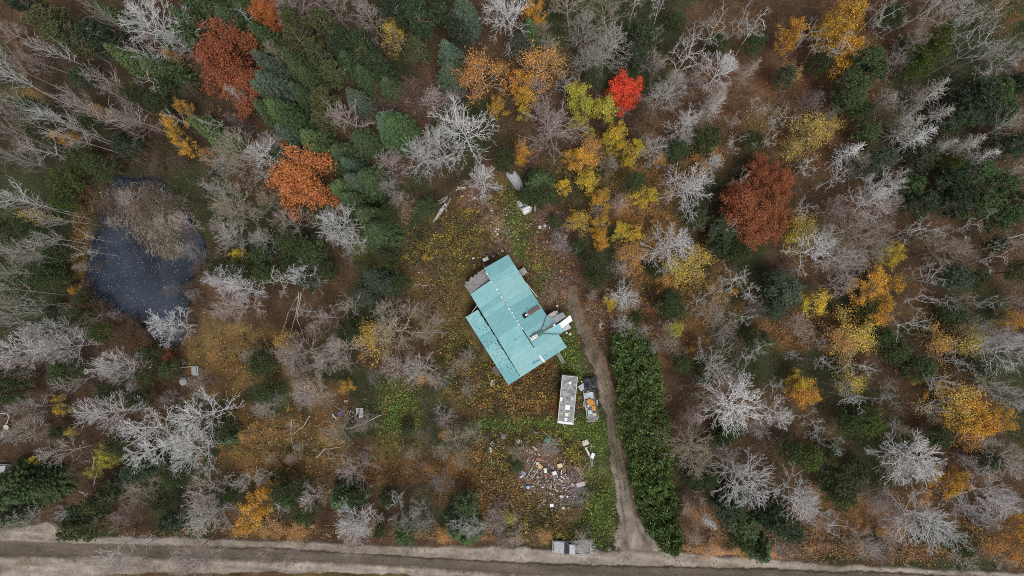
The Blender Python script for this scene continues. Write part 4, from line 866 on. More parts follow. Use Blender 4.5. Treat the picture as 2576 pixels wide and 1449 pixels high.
sheet([(1086, 848, 2.9), (1160, 790, 2.9), (1187, 832, 2.7), (1108, 870, 2.7)], 'grey_porch_sheet', M_greym)
sheet([(1044, 655, 2.3), (1066, 688, 2.3), (975, 738, 2.3), (962, 702, 2.3)], 'small_step_roof', M_greym)
sheet([(1005, 800, 3.62), (1125, 728, 3.5), (1130, 740, 3.5), (1020, 806, 3.6)], 'porch_gap_shade', M_dark)  # near-black sheet stands in for the shade in the gap between porch sheets
# walls, door and windows under the eaves
def inset(P, f): c_ = sum(P)/len(P); return [c_+(p-c_)*f for p in P]
def walls(P, h0, name='wall'):
    n = len(P)
    for i in range(n):
        a, b = P[i], P[(i+1) % n]; a0 = np.array([a[0], a[1], -.1]); b0 = np.array([b[0], b[1], -.1]); dv_ = unit(b0-a0); nn_ = np.array([dv_[1], -dv_[0], 0])*.08
        V = [a0, b0, np.array([b[0], b[1], h0[(i+1) % n]]), np.array([a[0], a[1], h0[i]])]; V = V+[p-nn_ for p in V]
        mb = MB(); mb.add(V, [(0, 1, 2, 3), (7, 6, 5, 4), (3, 2, 6, 7), (1, 5, 6, 2), (4, 0, 3, 7)]); w = part(mb, name, M_wall)
        Lw = np.linalg.norm(b0-a0)
        if Lw > 5:
            for k_ in range(int(Lw//3.4)):
                c_ = a0+dv_*(1.8+k_*3.3)+nn_*1.15+np.array([0, 0, 1.5]); A_ = np.array([dv_, nn_/np.linalg.norm(nn_), [0, 0, 1]])
                m1 = MB(); m1.box(c_, (.5, .02, .45), A_); fo = m1.build('window', M_white, w, HO)
                m2 = MB(); m2.box(c_+nn_*.3, (.43, .01, .38), A_); m2.build('pane', M_glass, w, HO)
main = inset([RT, ET, EB, RB], .93); main = [np.array([p[0], p[1], 0]) for p in main]
walls(main[::-1], [4.6, 2.95, 2.95, 4.6])
lean = inset([W1, RB, L3_, L4_], .93); walls([np.array([p[0], p[1], 0]) for p in lean], [4.5, 4.5, 2.45, 2.45])
mb = MB(); dc = hc_(1010, 760, 0)
mb.box(np.array([dc[0], dc[1], 1.4]), (.9, 1.2, 1.4), rotz(math.radians(32))); part(mb, 'porch_wall', M_wall)
mb = MB(); p = hc_(735, 380, 2.8); q = hc_(845, 520, 2.5); mb.tube([p, (p*.4+q*.6), q], .05, 6); part(mb, 'hanging_gutter', M_white)

# ------------------------------------------------------------------ single things: placed in a grid point, metres, degrees
MC = {}
def cm(rgb, rough=.7, lo=.7, hi=1.25):
    k = (rgb, rough)
    if k not in MC: MC[k] = simple('paint', rgb, rough, .3, 5, lo, hi)
    return MC[k]
def crumple(c_, L, Wd, ang, amp, seed, zoff=0.0, nx=9, ny=7, th=.03):
    r = np.random.default_rng(seed); V = []; A = rotz(ang)
    for lay in (0, 1):
        for i in range(nx):
            for j in range(ny):
                x = (i/(nx-1)-.5)*L; y = (j/(ny-1)-.5)*Wd
                z_ = (fbm(np.array([x*1.7+seed]), np.array([y*1.7+seed*2]), 1.0, seed)[0]-.25)*amp*2 - lay*th
                V.append(np.array([x+math.sin(y*5+seed)*.05*L*.2, y, z_+zoff]) @ A + c_)
    Fc = []; n = nx*ny
    for i in range(nx-1):
        for j in range(ny-1):
            a = i*ny+j; Fc += [(a, a+ny, a+ny+1, a+1), (n+a+1, n+a+ny+1, n+a+ny, n+a)]
    for i in range(nx-1):
        a = i*ny; Fc.append((a, n+a, n+a+ny, a+ny)); a = i*ny+ny-1; Fc.append((a+ny, n+a+ny, n+a, a))
    for j in range(ny-1): a = j; Fc.append((a+1, n+a+1, n+a, a)); a = (nx-1)*ny+j; Fc.append((a, n+a, n+a+1, a+1))
    mb = MB(); mb.add(V, Fc); return mb
def one(mb, name, m, c_, label, cat, group=None, smooth=False):
    o = mb.build(name, m, None, c_, smooth); o.location = tuple(c_); return tag(o, label, cat, group)
def gp(u, v, z=0.0): return np.array(UP(u, v, z))
def board(u, v, L, Wd, a, m, label, z=.15, grp=None, tilt=0.03, name='board', cat='board'):
    c_ = gp(u, v, z); mb = MB(); mb.box(c_, (L/2, Wd/2, .025), rotz(math.radians(a), (random.uniform(-.1, .1), tilt)), bev=.008); return one(mb, name, m, c_, label, cat, grp)

# camper trailer -----------------------------------------------------------------
def cp(x, y, z=2.75): return np.array(UP(1368.4+x/9.39*(240/240)*1.0*(1512/1512)*1.4915*.6705, 925.7+y/9.39, z))
M_croof = weathered('stained_white_roof', (.10, .10, .11), (.44, .44, .46), 1.9, (1, 1, 1), .7, .53, .16)
M_csid = weathered('camper_siding', (.50, .49, .46), (.68, .67, .64), 1.2)
q4 = [cp(430, 172), cp(798, 208), cp(690, 1335), cp(320, 1290)]
cc = sum(q4)/4; c0 = np.array([cc[0], cc[1], 0]); axl = unit((q4[0]+q4[1]-q4[2]-q4[3])*np.array([1, 1, 0])); axw = np.array([-axl[1], axl[0], 0]); AX = np.array([axl, axw, [0, 0, 1]])
CL = np.linalg.norm((q4[0]-q4[3])[:2])/2; CW = np.linalg.norm((q4[0]-q4[1])[:2])/2
camper = thing('camper_trailer', tuple(c0), 'long white camper trailer with a grime-streaked roof parked below the house', 'camper')
def cpart(mb, name, m, par=camper): return mb.build(name, m, par, c0)
mb = MB(); mb.box(c0+np.array([0, 0, 1.55]), (CL*.985, CW*.985, 1.15), AX, bev=.08); body = cpart(mb, 'body', M_csid)
mb = MB(); mb.box(c0+np.array([0, 0, 2.72]), (CL*.97, CW*.95, .04), AX, bev=.03); rf = cpart(mb, 'roof', M_croof)
for sx in (-1, 1):
    mb = MB(); mb.box(c0+axw*sx*CW*.97+np.array([0, 0, 2.745]), (CL, .05, .045), AX, bev=.01); cpart(mb, 'roof_rail', M_dirtyw)
mb = MB(); mb.box(c0-axl*(CL-.1)+np.array([0, 0, 2.75]), (.17, CW*1.02, .06), AX, bev=.03); cpart(mb, 'end_trim', M_white)
mb = MB(); mb.box(c0+axl*(CL-.04)+np.array([0, 0, 2.74]), (.05, CW, .05), AX, bev=.01); cpart(mb, 'end_trim', M_dirtyw)
for (x, y, w_, h_, m_) in ((612, 350, 60, 60, M_white), (408, 730, 50, 95, M_white), (668, 717, 55, 55, M_dirtyw), (555, 927, 112, 120, M_white), (533, 1097, 80, 82, cm((.66, .68, .50))), (515, 1210, 62, 68, M_white)):
    c_ = cp(x, y, 2.8); mb = MB(); mb.box(np.array([c_[0], c_[1], 2.84]), (h_/9.39*.0585/2, w_/9.39*.0585/2, .08), AX, bev=.03)
    vt = cpart(mb, 'roof_vent', m_)
    mb = MB(); mb.box(np.array([c_[0], c_[1], 2.77]), (h_/9.39*.0585/2+.04, w_/9.39*.0585/2+.04, .02), AX, bev=.01); mb.build('vent_flange', M_dirtyw, vt, c0)
a_, b_ = cp(598, 1252, 2.9), cp(750, 1196, 2.98); mb = MB(); mb.tube([a_, a_*.5+b_*.5, b_], .045, 8); one(mb, 'white_pole', M_white, a_, 'short white plastic pole lying across the end of the camper roof', 'pole')
for sy in (-1, 1):
    for k_ in range(4):
        c_ = c0+axw*sy*CW*.99+axl*(-CL*.7+k_*CL*.45)+np.array([0, 0, 1.9]); mb = MB(); mb.box(c_, (.38, .025, .28), AX, bev=.01); w = cpart(mb, 'window', M_dirtyw)
        mb = MB(); mb.box(c_+axw*sy*.03, (.32, .01, .22), AX); mb.build('pane', M_glass, w, c0)
    for k_ in (-.45, .45):
        c_ = c0+axw*sy*(CW*.9)+axl*(k_-.3)+np.array([0, 0, .34]); mb = MB(); mb.lathe(c_, [(.02, -.1), (.3, -.1), (.34, -.06), (.34, .06), (.3, .1), (.02, .1)], 16, np.array([axl, [0, 0, 1], axw])); cpart(mb, 'wheel', M_dark)
c_ = c0+axw*-CW*1.0+axl*.2+np.array([0, 0, 1.35]); mb = MB(); mb.box(c_, (.35, .02, .85), AX, bev=.01); dr = cpart(mb, 'door', M_white)
mb = MB(); mb.box(c_+axl*.26-axw*.04, (.05, .02, .02), AX); mb.build('handle', M_steel, dr, c0)
mb = MB(); mb.tube([c0-axl*CL+axw*.5+np.array([0, 0, .5]), c0-axl*(CL+.9)+np.array([0, 0, .5]), c0-axl*CL-axw*.5+np.array([0, 0, .5])], .05, 6); cpart(mb, 'tow_bar', M_greym)

# open utility trailer with its load ---------------------------------------------
def tp(x, y, z=.9): return cp(x, y, z)
tA, tB, tC, tD = tp(925, 590), tp(1190, 480), tp(1262, 1140), tp(1035, 1170)
tcn = (tA+tB+tC+tD)/4; t0 = np.array([tcn[0], tcn[1], 0]); tx = unit((tB+tA-tC-tD)*np.array([1, 1, 0])); ty = np.array([-tx[1], tx[0], 0]); TA = np.array([tx, ty, [0, 0, 1]]); TL = 2.0; TWd = .83
trl = thing('utility_trailer', tuple(t0), 'open metal utility trailer heaped with junk beside the camper', 'trailer')
def tpart(mb, name, m, par=trl): return mb.build(name, m, par, t0)
mb = MB(); mb.box(t0+np.array([0, 0, .6]), (TL, TWd, .04), TA); tpart(mb, 'bed', M_wood)
for s_, nm_ in ((-1, 0), (1, 1)):
    mb = MB(); mb.box(t0+ty*s_*TWd+np.array([0, 0, .85]), (TL, .035, .27), TA, bev=.01); tpart(mb, 'side_panel', M_dirtyw if s_ > 0 else M_rust)
    mb = MB(); mb.lathe(t0+ty*s_*(TWd+.14)+np.array([0, 0, .34]), [(.02, -.09), (.3, -.09), (.33, -.05), (.33, .05), (.3, .09), (.02, .09)], 16, np.array([tx, [0, 0, 1], ty])); w = tpart(mb, 'wheel', M_dark)
    mb = MB(); mb.box(t0+ty*s_*(TWd+.15)+np.array([0, 0, .72]), (.42, .12, .02), TA, bev=.01); tpart(mb, 'fender', M_greym)
mb = MB(); mb.tube([t0+tx*TL+ty*.6+np.array([0, 0, .5]), t0+tx*(TL+1.1)+np.array([0, 0, .45]), t0+tx*TL-ty*.6+np.array([0, 0, .5])], .045, 6); tpart(mb, 'tow_bar', M_greym)
M_tarp = simple('black_tarp', (.022, .026, .032), .45, .5, 6, .5, 1.6)
M_orange = simple('orange_plywood', (.50, .235, .045), .6, .3, 3, .85, 1.1)
c_ = tp(1090, 360, .75); one(crumple(c_, 1.9, 1.7, .1, .55, 3, .3, 14, 12), 'black_tarp', M_tarp, c_, 'crumpled black plastic tarp heaped at the front of the junk trailer', 'tarp')
c_ = tp(900, 450, .9); one(crumple(c_, 1.0, .85, math.radians(35), .12, 5, .1), 'bent_metal_sheet', M_greym, c_, 'bent pale grey metal sheet sticking out left of the black tarp', 'sheet')
c_ = tp(990, 275, .7); mb = MB(); mb.lathe(c_, [(.10, 0), (.12, .1), (.09, .3), (.14, .34)], 12); one(mb, 'white_pipe', M_dirtyw, c_, 'small white pipe end standing above the black tarp', 'pipe')
c_ = tp(888, 318, .5); mb = MB(); mb.lathe(c_, [(.11, 0), (.14, .1), (.13, .3), (.02, .33)], 12); one(mb, 'cream_jug', cm((.62, .55, .42)), c_, 'small cream coloured jug at the left edge of the black tarp', 'jug')
c_ = tp(1060, 650, 1.05); one(crumple(c_, .9, 1.35, math.radians(95), .12, 8, .05), 'plastic_sheet', cm((.38, .42, .47), .4), c_, 'blue-grey plastic sheet spread over the middle of the trailer load', 'sheet')
def polyth(pts2, z, m, name, label, cat, th=.05, f=tp):
    P = orient([f(x, y, z) for x, y in pts2]); mb = MB(); mb.add(*slab(P, th)); c_ = P.mean(0); return one(mb, name, m, c_, label, cat)
polyth([(1010, 770), (1060, 728), (1130, 740), (1205, 830), (1215, 868), (1170, 870), (1130, 895), (1060, 885), (1010, 810)], 1.35, M_orange, 'orange_plywood', 'larger flat orange panel lying on the trailer load', 'panel')
polyth([(1128, 905), (1225, 882), (1232, 930), (1205, 1018), (1150, 1005), (1135, 950)], 1.32, M_orange, 'orange_plywood', 'smaller orange panel just below the large one on the trailer', 'panel')
for (x, y, L, Wd, a, col, nm_, lb) in ((1090, 570, .75, .07, 170, (.62, .62, .62), 'white_strip', 'upper white slat across the trailer load below the tarp'), (1100, 595, .7, .07, 176, (.6, .6, .6), 'white_strip', 'lower white slat across the trailer load below the tarp'),
    (965, 810, .9, .06, 96, (.6, .6, .58), 'white_post', 'narrow white post along the left side of the trailer load'), (1155, 1050, .7, .05, 85, (.62, .60, .55), 'white_post', 'short white post standing among the boxes at the trailer tail'),
    (1075, 1000, .6, .08, 10, (.6, .62, .62), 'white_strip', 'white slat above the pale blue box on the trailer')):
    c_ = tp(x, y, 1.2); mb = MB(); mb.box(c_, (L/2, Wd/2, .03), rotz(math.radians(a)), bev=.01); one(mb, nm_, cm(col), c_, lb, 'strip')
for (x, y, L, Wd, h_, a, col, nm_, lb) in ((1085, 1050, .62, .5, .3, 8, (.40, .55, .60), 'pale_blue_box', 'pale blue box near the tail of the junk trailer'), (1045, 890, .35, .3, .25, 20, (.62, .60, .55), 'white_carton', 'small white carton left of the orange panels'),
    (1195, 1090, .5, .45, .28, 5, (.45, .42, .32), 'beige_box', 'beige box with dark lid at the tail corner of the trailer'), (1075, 1120, .5, .3, .25, -10, (.30, .32, .33), 'grey_box', 'grey battered box at the very tail of the trailer'),
    (1000, 660, .35, .5, .25, 15, (.42, .44, .47), 'grey_bin', 'grey bin at the left side of the trailer load'), (1180, 560, .2, .5, .3, 5, (.05, .06, .07), 'black_case', 'black case under the tarp edge at right'),
    (1150, 690, .3, .35, .2, 35, (.30, .20, .24), 'maroon_case', 'dull maroon case right of the blue-grey sheet'), (1005, 960, .3, .35, .25, 12, (.50, .50, .50), 'pale_carton', 'pale carton along the left side near the trailer tail')):
    c_ = tp(x, y, 1.0); mb = MB(); mb.box(c_, (L/2, Wd/2, h_/2), rotz(math.radians(a), (random.uniform(-.15, .15), random.uniform(-.15, .15))), taper=.95, bev=.02); one(mb, nm_, cm(col), c_, lb, 'box')
for (x, y, L, a, lb) in ((1155, 1180, 1.6, 5, 'upper grey board stacked across the tail of the junk trailer'), (1160, 1215, 1.5, 3, 'middle grey board stacked across the tail of the junk trailer'), (1110, 1250, 1.3, 2, 'lowest grey board lying on the grass behind the trailer'), (1280, 1130, .6, 100, 'short upright grey board at the tail corner of the trailer')):
    c_ = tp(x, y, .4); mb = MB(); mb.box(c_, (L/2, .13, .03), rotz(math.radians(a)), bev=.01); one(mb, 'grey_board', M_wood, c_, lb, 'board', 'grey boards behind the junk trailer')

# ------------------------------------------------------------------ pickup truck (nose to the left)
M_truck = weathered('faded_silver_paint', (.16, .17, .18), (.42, .42, .44), 3.0, (1, 1, 1), .38, .52, .2, .5)
def kp(x, y, z): return np.array(UP(1368.4+x/15.43, 1328.2+y/15.43, z))
tk = kp(1085, 760, .8); tk0 = np.array([tk[0], tk[1], 0]); KA = rotz(math.radians(179.0)); kx = KA[0]; ky = KA[1]
truck = thing('pickup_truck', tuple(tk0), 'faded silver pickup truck parked on the gravel verge with brush piled in its bed', 'truck')
def P3(x, y, z): return tk0+kx*x+ky*y+np.array([0, 0, z])
def loft(secs, capa=True):
    V = []; Fc = []; m = len(secs[0])
    for s_ in secs: V += [P3(*p) for p in s_]
    for l in range(len(secs)-1):
        for i in range(m): j = (i+1) % m; Fc.append((l*m+i, l*m+j, (l+1)*m+j, (l+1)*m+i))
    if capa: Fc += [tuple(range(m-1, -1, -1)), tuple(range((len(secs)-1)*m, len(secs)*m))]
    mb = MB(); return mb.add(V, Fc)
def sec(x, w, zb, zt, b=.1): return [(x, -w, zb), (x, w, zb), (x, w+.02, (zb+zt)/2), (x, w, zt-b), (x, w-b, zt), (x, -w+b, zt), (x, -w, zt-b), (x, -w-.02, (zb+zt)/2)]
def kpart(mb, name, m, par=truck, smooth=False): return mb.build(name, m, par, tk0, smooth)
kpart(loft([sec(2.72, .78, .5, .86, .12), sec(2.6, .88, .4, .98), sec(1.2, .9, .38, 1.08), sec(1.0, .9, .38, 1.1)]), 'hood', M_truck)
kpart(loft([sec(1.05, .9, .36, 1.1, .06), sec(-.55, .9, .36, 1.1, .06)]), 'cab_body', M_truck)
for sy in (-1, 1):
    kpart(loft([[(-.55, sy*.72, .4), (-.55, sy*.9, .4), (-.55, sy*.92, .8), (-.55, sy*.9, 1.08), (-.55, sy*.8, 1.12), (-.55, sy*.78, 1.1)], [(-2.68, sy*.72, .5), (-2.68, sy*.88, .5), (-2.68, sy*.9, .8), (-2.68, sy*.88, 1.04), (-2.68, sy*.8, 1.08), (-2.68, sy*.78, 1.06)]]), 'bed_side', M_truck)
    for wx in (1.75, -1.55):
        mb = MB(); mb.lathe(P3(wx, sy*.8, .36), [(.05, -.11), (.3, -.12), (.36, -.07), (.36, .07), (.3, .12), (.05, .11)], 18, np.array([kx, [0, 0, 1], ky])); kpart(mb, 'wheel', M_dark)
mb = MB(); mb.box(P3(-1.6, 0, .62), (1.05, .78, .03), KA); kpart(mb, 'bed_floor', M_dark)
mb = MB(); mb.box(P3(-2.66, 0, .8), (.03, .8, .27), KA, bev=.01); kpart(mb, 'tailgate', M_truck)
kpart(loft([sec(.42, .68, 1.56, 1.66, .05), sec(.35, .72, 1.55, 1.70, .06), sec(-.42, .73, 1.55, 1.71, .06), sec(-.5, .7, 1.54, 1.67, .05)]), 'cab_roof', M_truck)
mb = MB(); mb.add([P3(1.08, -.8, 1.10), P3(1.08, .8, 1.10), P3(.42, .68, 1.58), P3(.42, -.68, 1.58)], [(0, 1, 2, 3)]); kpart(mb, 'windscreen', M_glass)
mb = MB(); mb.add([P3(-.55, .8, 1.1), P3(-.55, -.8, 1.1), P3(-.48, -.68, 1.56), P3(-.48, .68, 1.56)], [(0, 1, 2, 3)]); kpart(mb, 'rear_window', M_glass)
for sy in (-1, 1):
    mb = MB(); mb.add([P3(1.05, sy*.82, 1.09), P3(-.53, sy*.84, 1.09), P3(-.46, sy*.71, 1.57), P3(.40, sy*.70, 1.57)], [(0, 1, 2, 3) if sy > 0 else (3, 2, 1, 0)]); kpart(mb, 'side_window', M_glass)
    for (xa, za, xb, zb) in ((1.06, 1.08, .40, 1.6), (-.54, 1.08, -.47, 1.58), (.1, 1.08, .05, 1.58)):
        mb = MB(); mb.tube([P3(xa, sy*.83, za), P3(xb, sy*.71, zb)], .028, 6); kpart(mb, 'pillar', M_truck)
    mb = MB(); mb.box(P3(.95, sy*1.02, 1.12), (.05, .1, .08), KA, bev=.02); kpart(mb, 'mirror', M_dark)
    mb = MB(); mb.box(P3(2.74, sy*.6, .72), (.03, .14, .08), KA, bev=.01); kpart(mb, 'headlight', M_dirtyw)
mb = MB(); mb.box(P3(2.8, 0, .5), (.06, .88, .09), KA, bev=.02); kpart(mb, 'bumper', M_steel)
mb = MB(); mb.box(P3(1.03, 0, 1.115), (.09, .78, .012), KA); kpart(mb, 'cowl', M_dark)
s = Skel(900); rr_ = s.r
for i in range(110):
    p = np.array([rr_.uniform(-2.6, -.7), rr_.uniform(-.7, .7), .7]); w = P3(*p)
    l1 = s.limb(w, unit(np.array([rr_.normal(), rr_.normal(), .7])), rr_.uniform(.8, 1.7), .022, .01, 4, .25, 0, 0)
    for j in range(6): s.limb(l1[1+j % 3][0], side_dir(rr_, l1[1+j % 3][1], .8), .55, .012, .008, 2, .25, 0, 0)
a = np.array(s.S[0]); v, f_ = prisms(a[:, :3]-tk0, a[:, 3:6]-tk0, a[:, 6], a[:, 7])
o = link('brush_load', mesh('brush_load', v, f_, [M_bark])); o.location = tk0; o.color = (*SIL, 1); tag(o, 'tangle of grey cut branches heaped in the pickup bed', 'branches', kind='stuff')
c_ = kp(1840, 840, .4); mb = MB(); mb.lathe(c_-np.array([0, 0, .4]), [(.14, 0), (.16, .3), (.15, .32), (.09, .33), (.08, .2)], 14); one(mb, 'white_bucket', M_white, c_, 'small white bucket on the ground behind the pickup truck', 'bucket')

# ------------------------------------------------------------------ things around the house
def hbox(x, y, L, Wd, h_, a, m, name, label, cat, z=0.0, bev=.02):
    c_ = hc_(x, y, z+h_); c_ = np.array([c_[0], c_[1], z+h_/2]); mb = MB(); mb.box(c_, (L/2, Wd/2, h_/2), rotz(math.radians(a), (.02, .02)), taper=.98, bev=bev); return one(mb, name, m, c_, label, cat)
stp = thing('wooden_landing', tuple(hc_(700, 266, 0)), 'grey plank landing against the upper right wall of the house', 'landing')
lo_ = hc_(700, 266, 0)
for k_ in range(6):
    mb = MB(); mb.box(hc_(700, 266, .8)+rotz(math.radians(32))[0]*(k_-2.5)*.17, (.078, .52, .03), rotz(math.radians(32)), bev=.006); mb.build('plank', M_greym if k_ % 2 else M_wood, stp, lo_)
mb = MB(); mb.box(hc_(700, 266, .4), (.45, .45, .38), rotz(math.radians(32))); mb.build('base', M_wood, stp, lo_)
hbox(430, 1262, 1.5, .75, .9, -58, cm((.10, .085, .085)), 'dark_crate', 'dark weathered crate against the lower left house wall', 'crate')
c_ = hc_(395, 1385, .3); one(crumple(c_, .8, .5, 1.2, .3, 21, .0), 'white_rag', M_dirtyw, c_, 'crumpled white rag on the ground below the dark crate', 'rag')
for (x, y, lb) in ((1140, 880, 'small round white lid left of the pair below the porch'), (1045, 610, 'round white lamp head on a short post above the porch')):
    c_ = hc_(x, y, 1.0); mb = MB(); mb.lathe(np.array([c_[0], c_[1], 0]), [(.05, 0), (.05, .9), (.13, .92), (.15, 1.0), (.02, 1.08)], 12); one(mb, 'post_lamp', M_white, np.array([c_[0], c_[1], 0]), lb, 'post')
c_ = hc_(1175, 893, .5); c_[2] = 0; brl = thing('barrel', tuple(c_), 'open grey rain barrel beside the porch corner', 'barrel')
mb = MB(); mb.lathe(c_, [(.16, 0), (.2, .2), (.2, .5), (.18, .52), (.15, .5), (.14, .2)], 16); mb.build('body', M_greym, brl, c_); mb = MB(); mb.lathe(c_+np.array([0, 0, .5]), [(.205, -.02), (.215, 0), (.205, .02), (.17, .02)], 16); mb.build('rim', M_dirtyw, brl, c_)
# ladder leaning on the eave
la, lb_ = hc_(1052, 1085, 3.05), hc_(1112, 1185, .1); ldr = thing('ladder', tuple(lb_), 'white metal ladder leaning at the lower right eave of the teal roof', 'ladder')
dl = unit(la-lb_); sdl = unit(np.cross(dl, Z3))*.22
for sg in (-1, 1):
    mb = MB(); mb.tube([lb_+sdl*sg, la+sdl*sg+dl*.2], .035, 6); mb.build('rail', M_dirtyw, ldr, lb_)
for k_ in range(11):
    mb = MB(); p = lb_+(la-lb_)*(k_+.5)/11; mb.tube([p-sdl, p+sdl], .028, 6); mb.build('rung', M_dirtyw, ldr, lb_)
for i, (x, y, L, a) in enumerate(((300, 92, .9, 10), (325, 140, .9, 25), (200, 130, .45, 20), (405, 70, 1.6, -20), (310, 205, .8, -50), (520, 30, .35, 10), (500, 60, .3, 60))):
    lbs = ['flat brown frame above the porch boards', 'white basin above the weathered board roof', 'small pale block left of the white basin', 'long pale stick above the roof corner', 'thin stick touching the grey board roof', 'upper small white scrap above the roof corner', 'lower small white scrap above the roof corner']
    nm_ = ['frame', 'basin', 'block', 'stick', 'stick', 'scrap', 'scrap'][i]
    hbox(x, y, L, [.7, .55, .25, .08, .07, .2, .18][i], [.12, .25, .2, .06, .05, .1, .1][i], a, [M_rust, M_white, M_dirtyw, M_wood, M_dirtyw, M_white, M_white][i], nm_, lbs[i], nm_, bev=.01)
board(1329+3, 742, 1.2, .1, -52, M_dirtyw, 'narrow white board on the ground by the right house wall', .2)

# grey metal hull sections and white boards (upper clearing)
def dp(x, y, z=0.0): return np.array(UP(1073.3+x/7.2*1.0, 402.5+y/7.2, z))
def poly3(pts2, z, m, name, label, cat, th=.12, rise=.25):
    P = orient([dp(x, y, z) for x, y in pts2]); c_ = P.mean(0); top = c_+(P-c_)*.55+np.array([0, 0, rise]); n = len(P); V = np.concatenate([P-np.array([0, 0, th+z]), P, top, [top.mean(0)]])
    Fc = [(i, (i+1) % n, n+(i+1) % n, n+i) for i in range(n)]+[(n+i, n+(i+1) % n, 2*n+(i+1) % n, 2*n+i) for i in range(n)]+[(2*n+i, 2*n+(i+1) % n, 3*n) for i in range(n)]
    mb = MB(); mb.add(V, Fc); return one(mb, name, m, c_, label, cat)
poly3([(1440, 225), (1490, 225), (1535, 250), (1565, 240), (1570, 200), (1600, 195), (1680, 300), (1735, 410), (1758, 525), (1680, 625), (1560, 450), (1445, 280)], .5, M_greym, 'boat_hull', 'upturned grey metal hull lying above the clearing between the bushes', 'hull')
poly3([(1630, 745), (1680, 730), (1700, 790), (1800, 800), (1860, 835), (1905, 850), (1900, 900), (1870, 945), (1770, 1000), (1700, 890)], .35, M_greym, 'metal_seat_base', 'grey metal casing below the upturned hull', 'casing', rise=.15)
for k_, (x, y, L, Wd, a, lb) in enumerate(((1810, 875, 1.6, .30, 25, 'upper white plank across the metal casing'), (1800, 930, 1.35, .34, 25, 'lower white plank across the metal casing'), (1750, 850, 1.2, .12, 22, 'black strip standing in for the shaded gap on the metal casing'))):
    c_ = dp(x, y, .62); mb = MB(); mb.box(c_, (L/2*.75, Wd/2, .05), rotz(math.radians(a)), bev=.02); one(mb, 'plank_or_gap_shade', [M_white, M_white, M_dark][k_], c_, lb, 'plank')  # two real planks; the black third strip paints the shade of a gap
poly3([(340, 770), (375, 830), (300, 930), (190, 1060), (105, 1135), (180, 990), (240, 880)], .3, cm((.42, .42, .37)), 'pale_canoe', 'narrow pale green-grey canoe shape pointing down-left by the young conifer', 'canoe', rise=.15)
for k_, (x, y, L, a) in enumerate(((300, 700, 1.9, 32), (320, 730, 1.8, 36), (280, 770, 1.5, 28), (400, 760, 1.9, 62), (620, 495, 1.5, -4), (650, 520, 1.3, 8), (640, 655, .75, 5), (1960, 840, 1.9, 93), (560, 530, .8, 30), (360, 930, .9, 85))):
    lbs = ['uppermost weathered board in the pile beside the canoe', 'second weathered board in the pile beside the canoe', 'lowest weathered board in the pile beside the canoe', 'steep weathered board right of the canoe pile', 'upper pale plank under the silver tree', 'lower pale plank under the silver tree', 'short lone pale stick above the soil patch', 'pale upright log right of the metal casing', 'slanting plank end left of the pale planks', 'short post just right of the canoe']
    c_ = dp(x, y, .25); mb = MB(); mb.box(c_, (L/2*.8, .09, .03), rotz(math.radians(a), (.1, .04)), bev=.01); one(mb, 'weathered_board', M_wood if k_ < 4 else cm((.42, .36, .30)), c_, lbs[k_], 'board')
# stones and scraps near the track
spots = [(2050, 1215, .55, 'large white stone right of the track'), (2140, 1190, .5, 'white stone beside the largest one right of the track'), (2005, 1310, .3, 'small pale block below the white stones'), (1262, 1250, .3, 'left white stone of the ring above the roof'), (1300, 1250, .32, 'right white stone of the ring above the roof'), (1240, 1295, .3, 'lower left stone of the ring above the roof'), (1285, 1340, .3, 'bottom stone of the ring above the roof'), (1175, 910, .35, 'white stone at the grass track edge'), (1205, 950, .2, 'tiny white stone beside the track-edge stone'), (720, 960, .4, 'white scrap at the foot of the soil patch'), (770, 910, .3, 'white scrap above the foot of the soil patch'), (870, 690, .4, 'whitish tangle beside the soil patch')]
for k_, (x, y, sz, lb) in enumerate(spots):
    c_ = dp(x, y, .1); r = np.random.default_rng(300+k_); mb = MB(); mb.lathe(c_-np.array([0, 0, .1]), [(sz*.5*r.uniform(.8, 1.1), 0), (sz*.55, sz*.2), (sz*.35, sz*.38), (sz*.05, sz*.42)], 7, rotz(k_*.7, (.1, .2)))
    one(mb, 'stone', M_dirtyw, c_, lb, 'stone')

# ------------------------------------------------------------------ rubble heap (below the camper)
def rp(x, y, z=0.0): return np.array(UP(1207.5+x/6.353, 1073.3+y/6.353, z))
def rthing(x, y, L, Wd, h_, a, rgb, name, label, cat, z=.15, bev=.02, taper=.9):
    c_ = rp(x, y, z+h_); c_[2] = z+h_/2; mb = MB(); mb.box(c_, (L/2, Wd/2, h_/2), rotz(math.radians(a), (random.uniform(-.12, .12), random.uniform(-.12, .12))), taper=taper, bev=bev)
    return one(mb, name, rgb if not isinstance(rgb, tuple) else cm(rgb), c_, label, cat)
c_ = rp(768, 970, .5); c_[2] = 0; bb = thing('blue_barrel', tuple(c_), 'small round blue barrel at the left foot of the rubble heap', 'barrel')
mb = MB(); mb.lathe(c_, [(.27, 0), (.31, .25), (.28, .5), (.24, .52)], 16); mb.build('body', cm((.10, .22, .50), .4), bb, c_); mb = MB(); mb.lathe(c_+np.array([0, 0, .52]), [(.25, 0), (.22, .03), (.05, .03)], 16); mb.build('lid', cm((.25, .38, .6), .4), bb, c_)
rthing(935, 520, .85, .55, .3, 5, (.30, .10, .075), 'red_bin', 'faded red bin at the top of the rubble heap', 'bin')
rthing(1050, 780, .5, .5, .3, 40, (.27, .11, .085), 'red_crate', 'small red crate in the middle of the rubble heap', 'crate', .4)
rthing(1275, 625, .75, .65, .1, 20, (.72, .50, .30), 'foam_panel', 'peach-coloured foam square at the upper right of the rubble', 'panel', .4)
rthing(960, 640, .7, .7, .2, 50, (.50, .36, .17), 'cardboard_piece', 'tan cardboard piece near the top of the rubble', 'cardboard', .3)
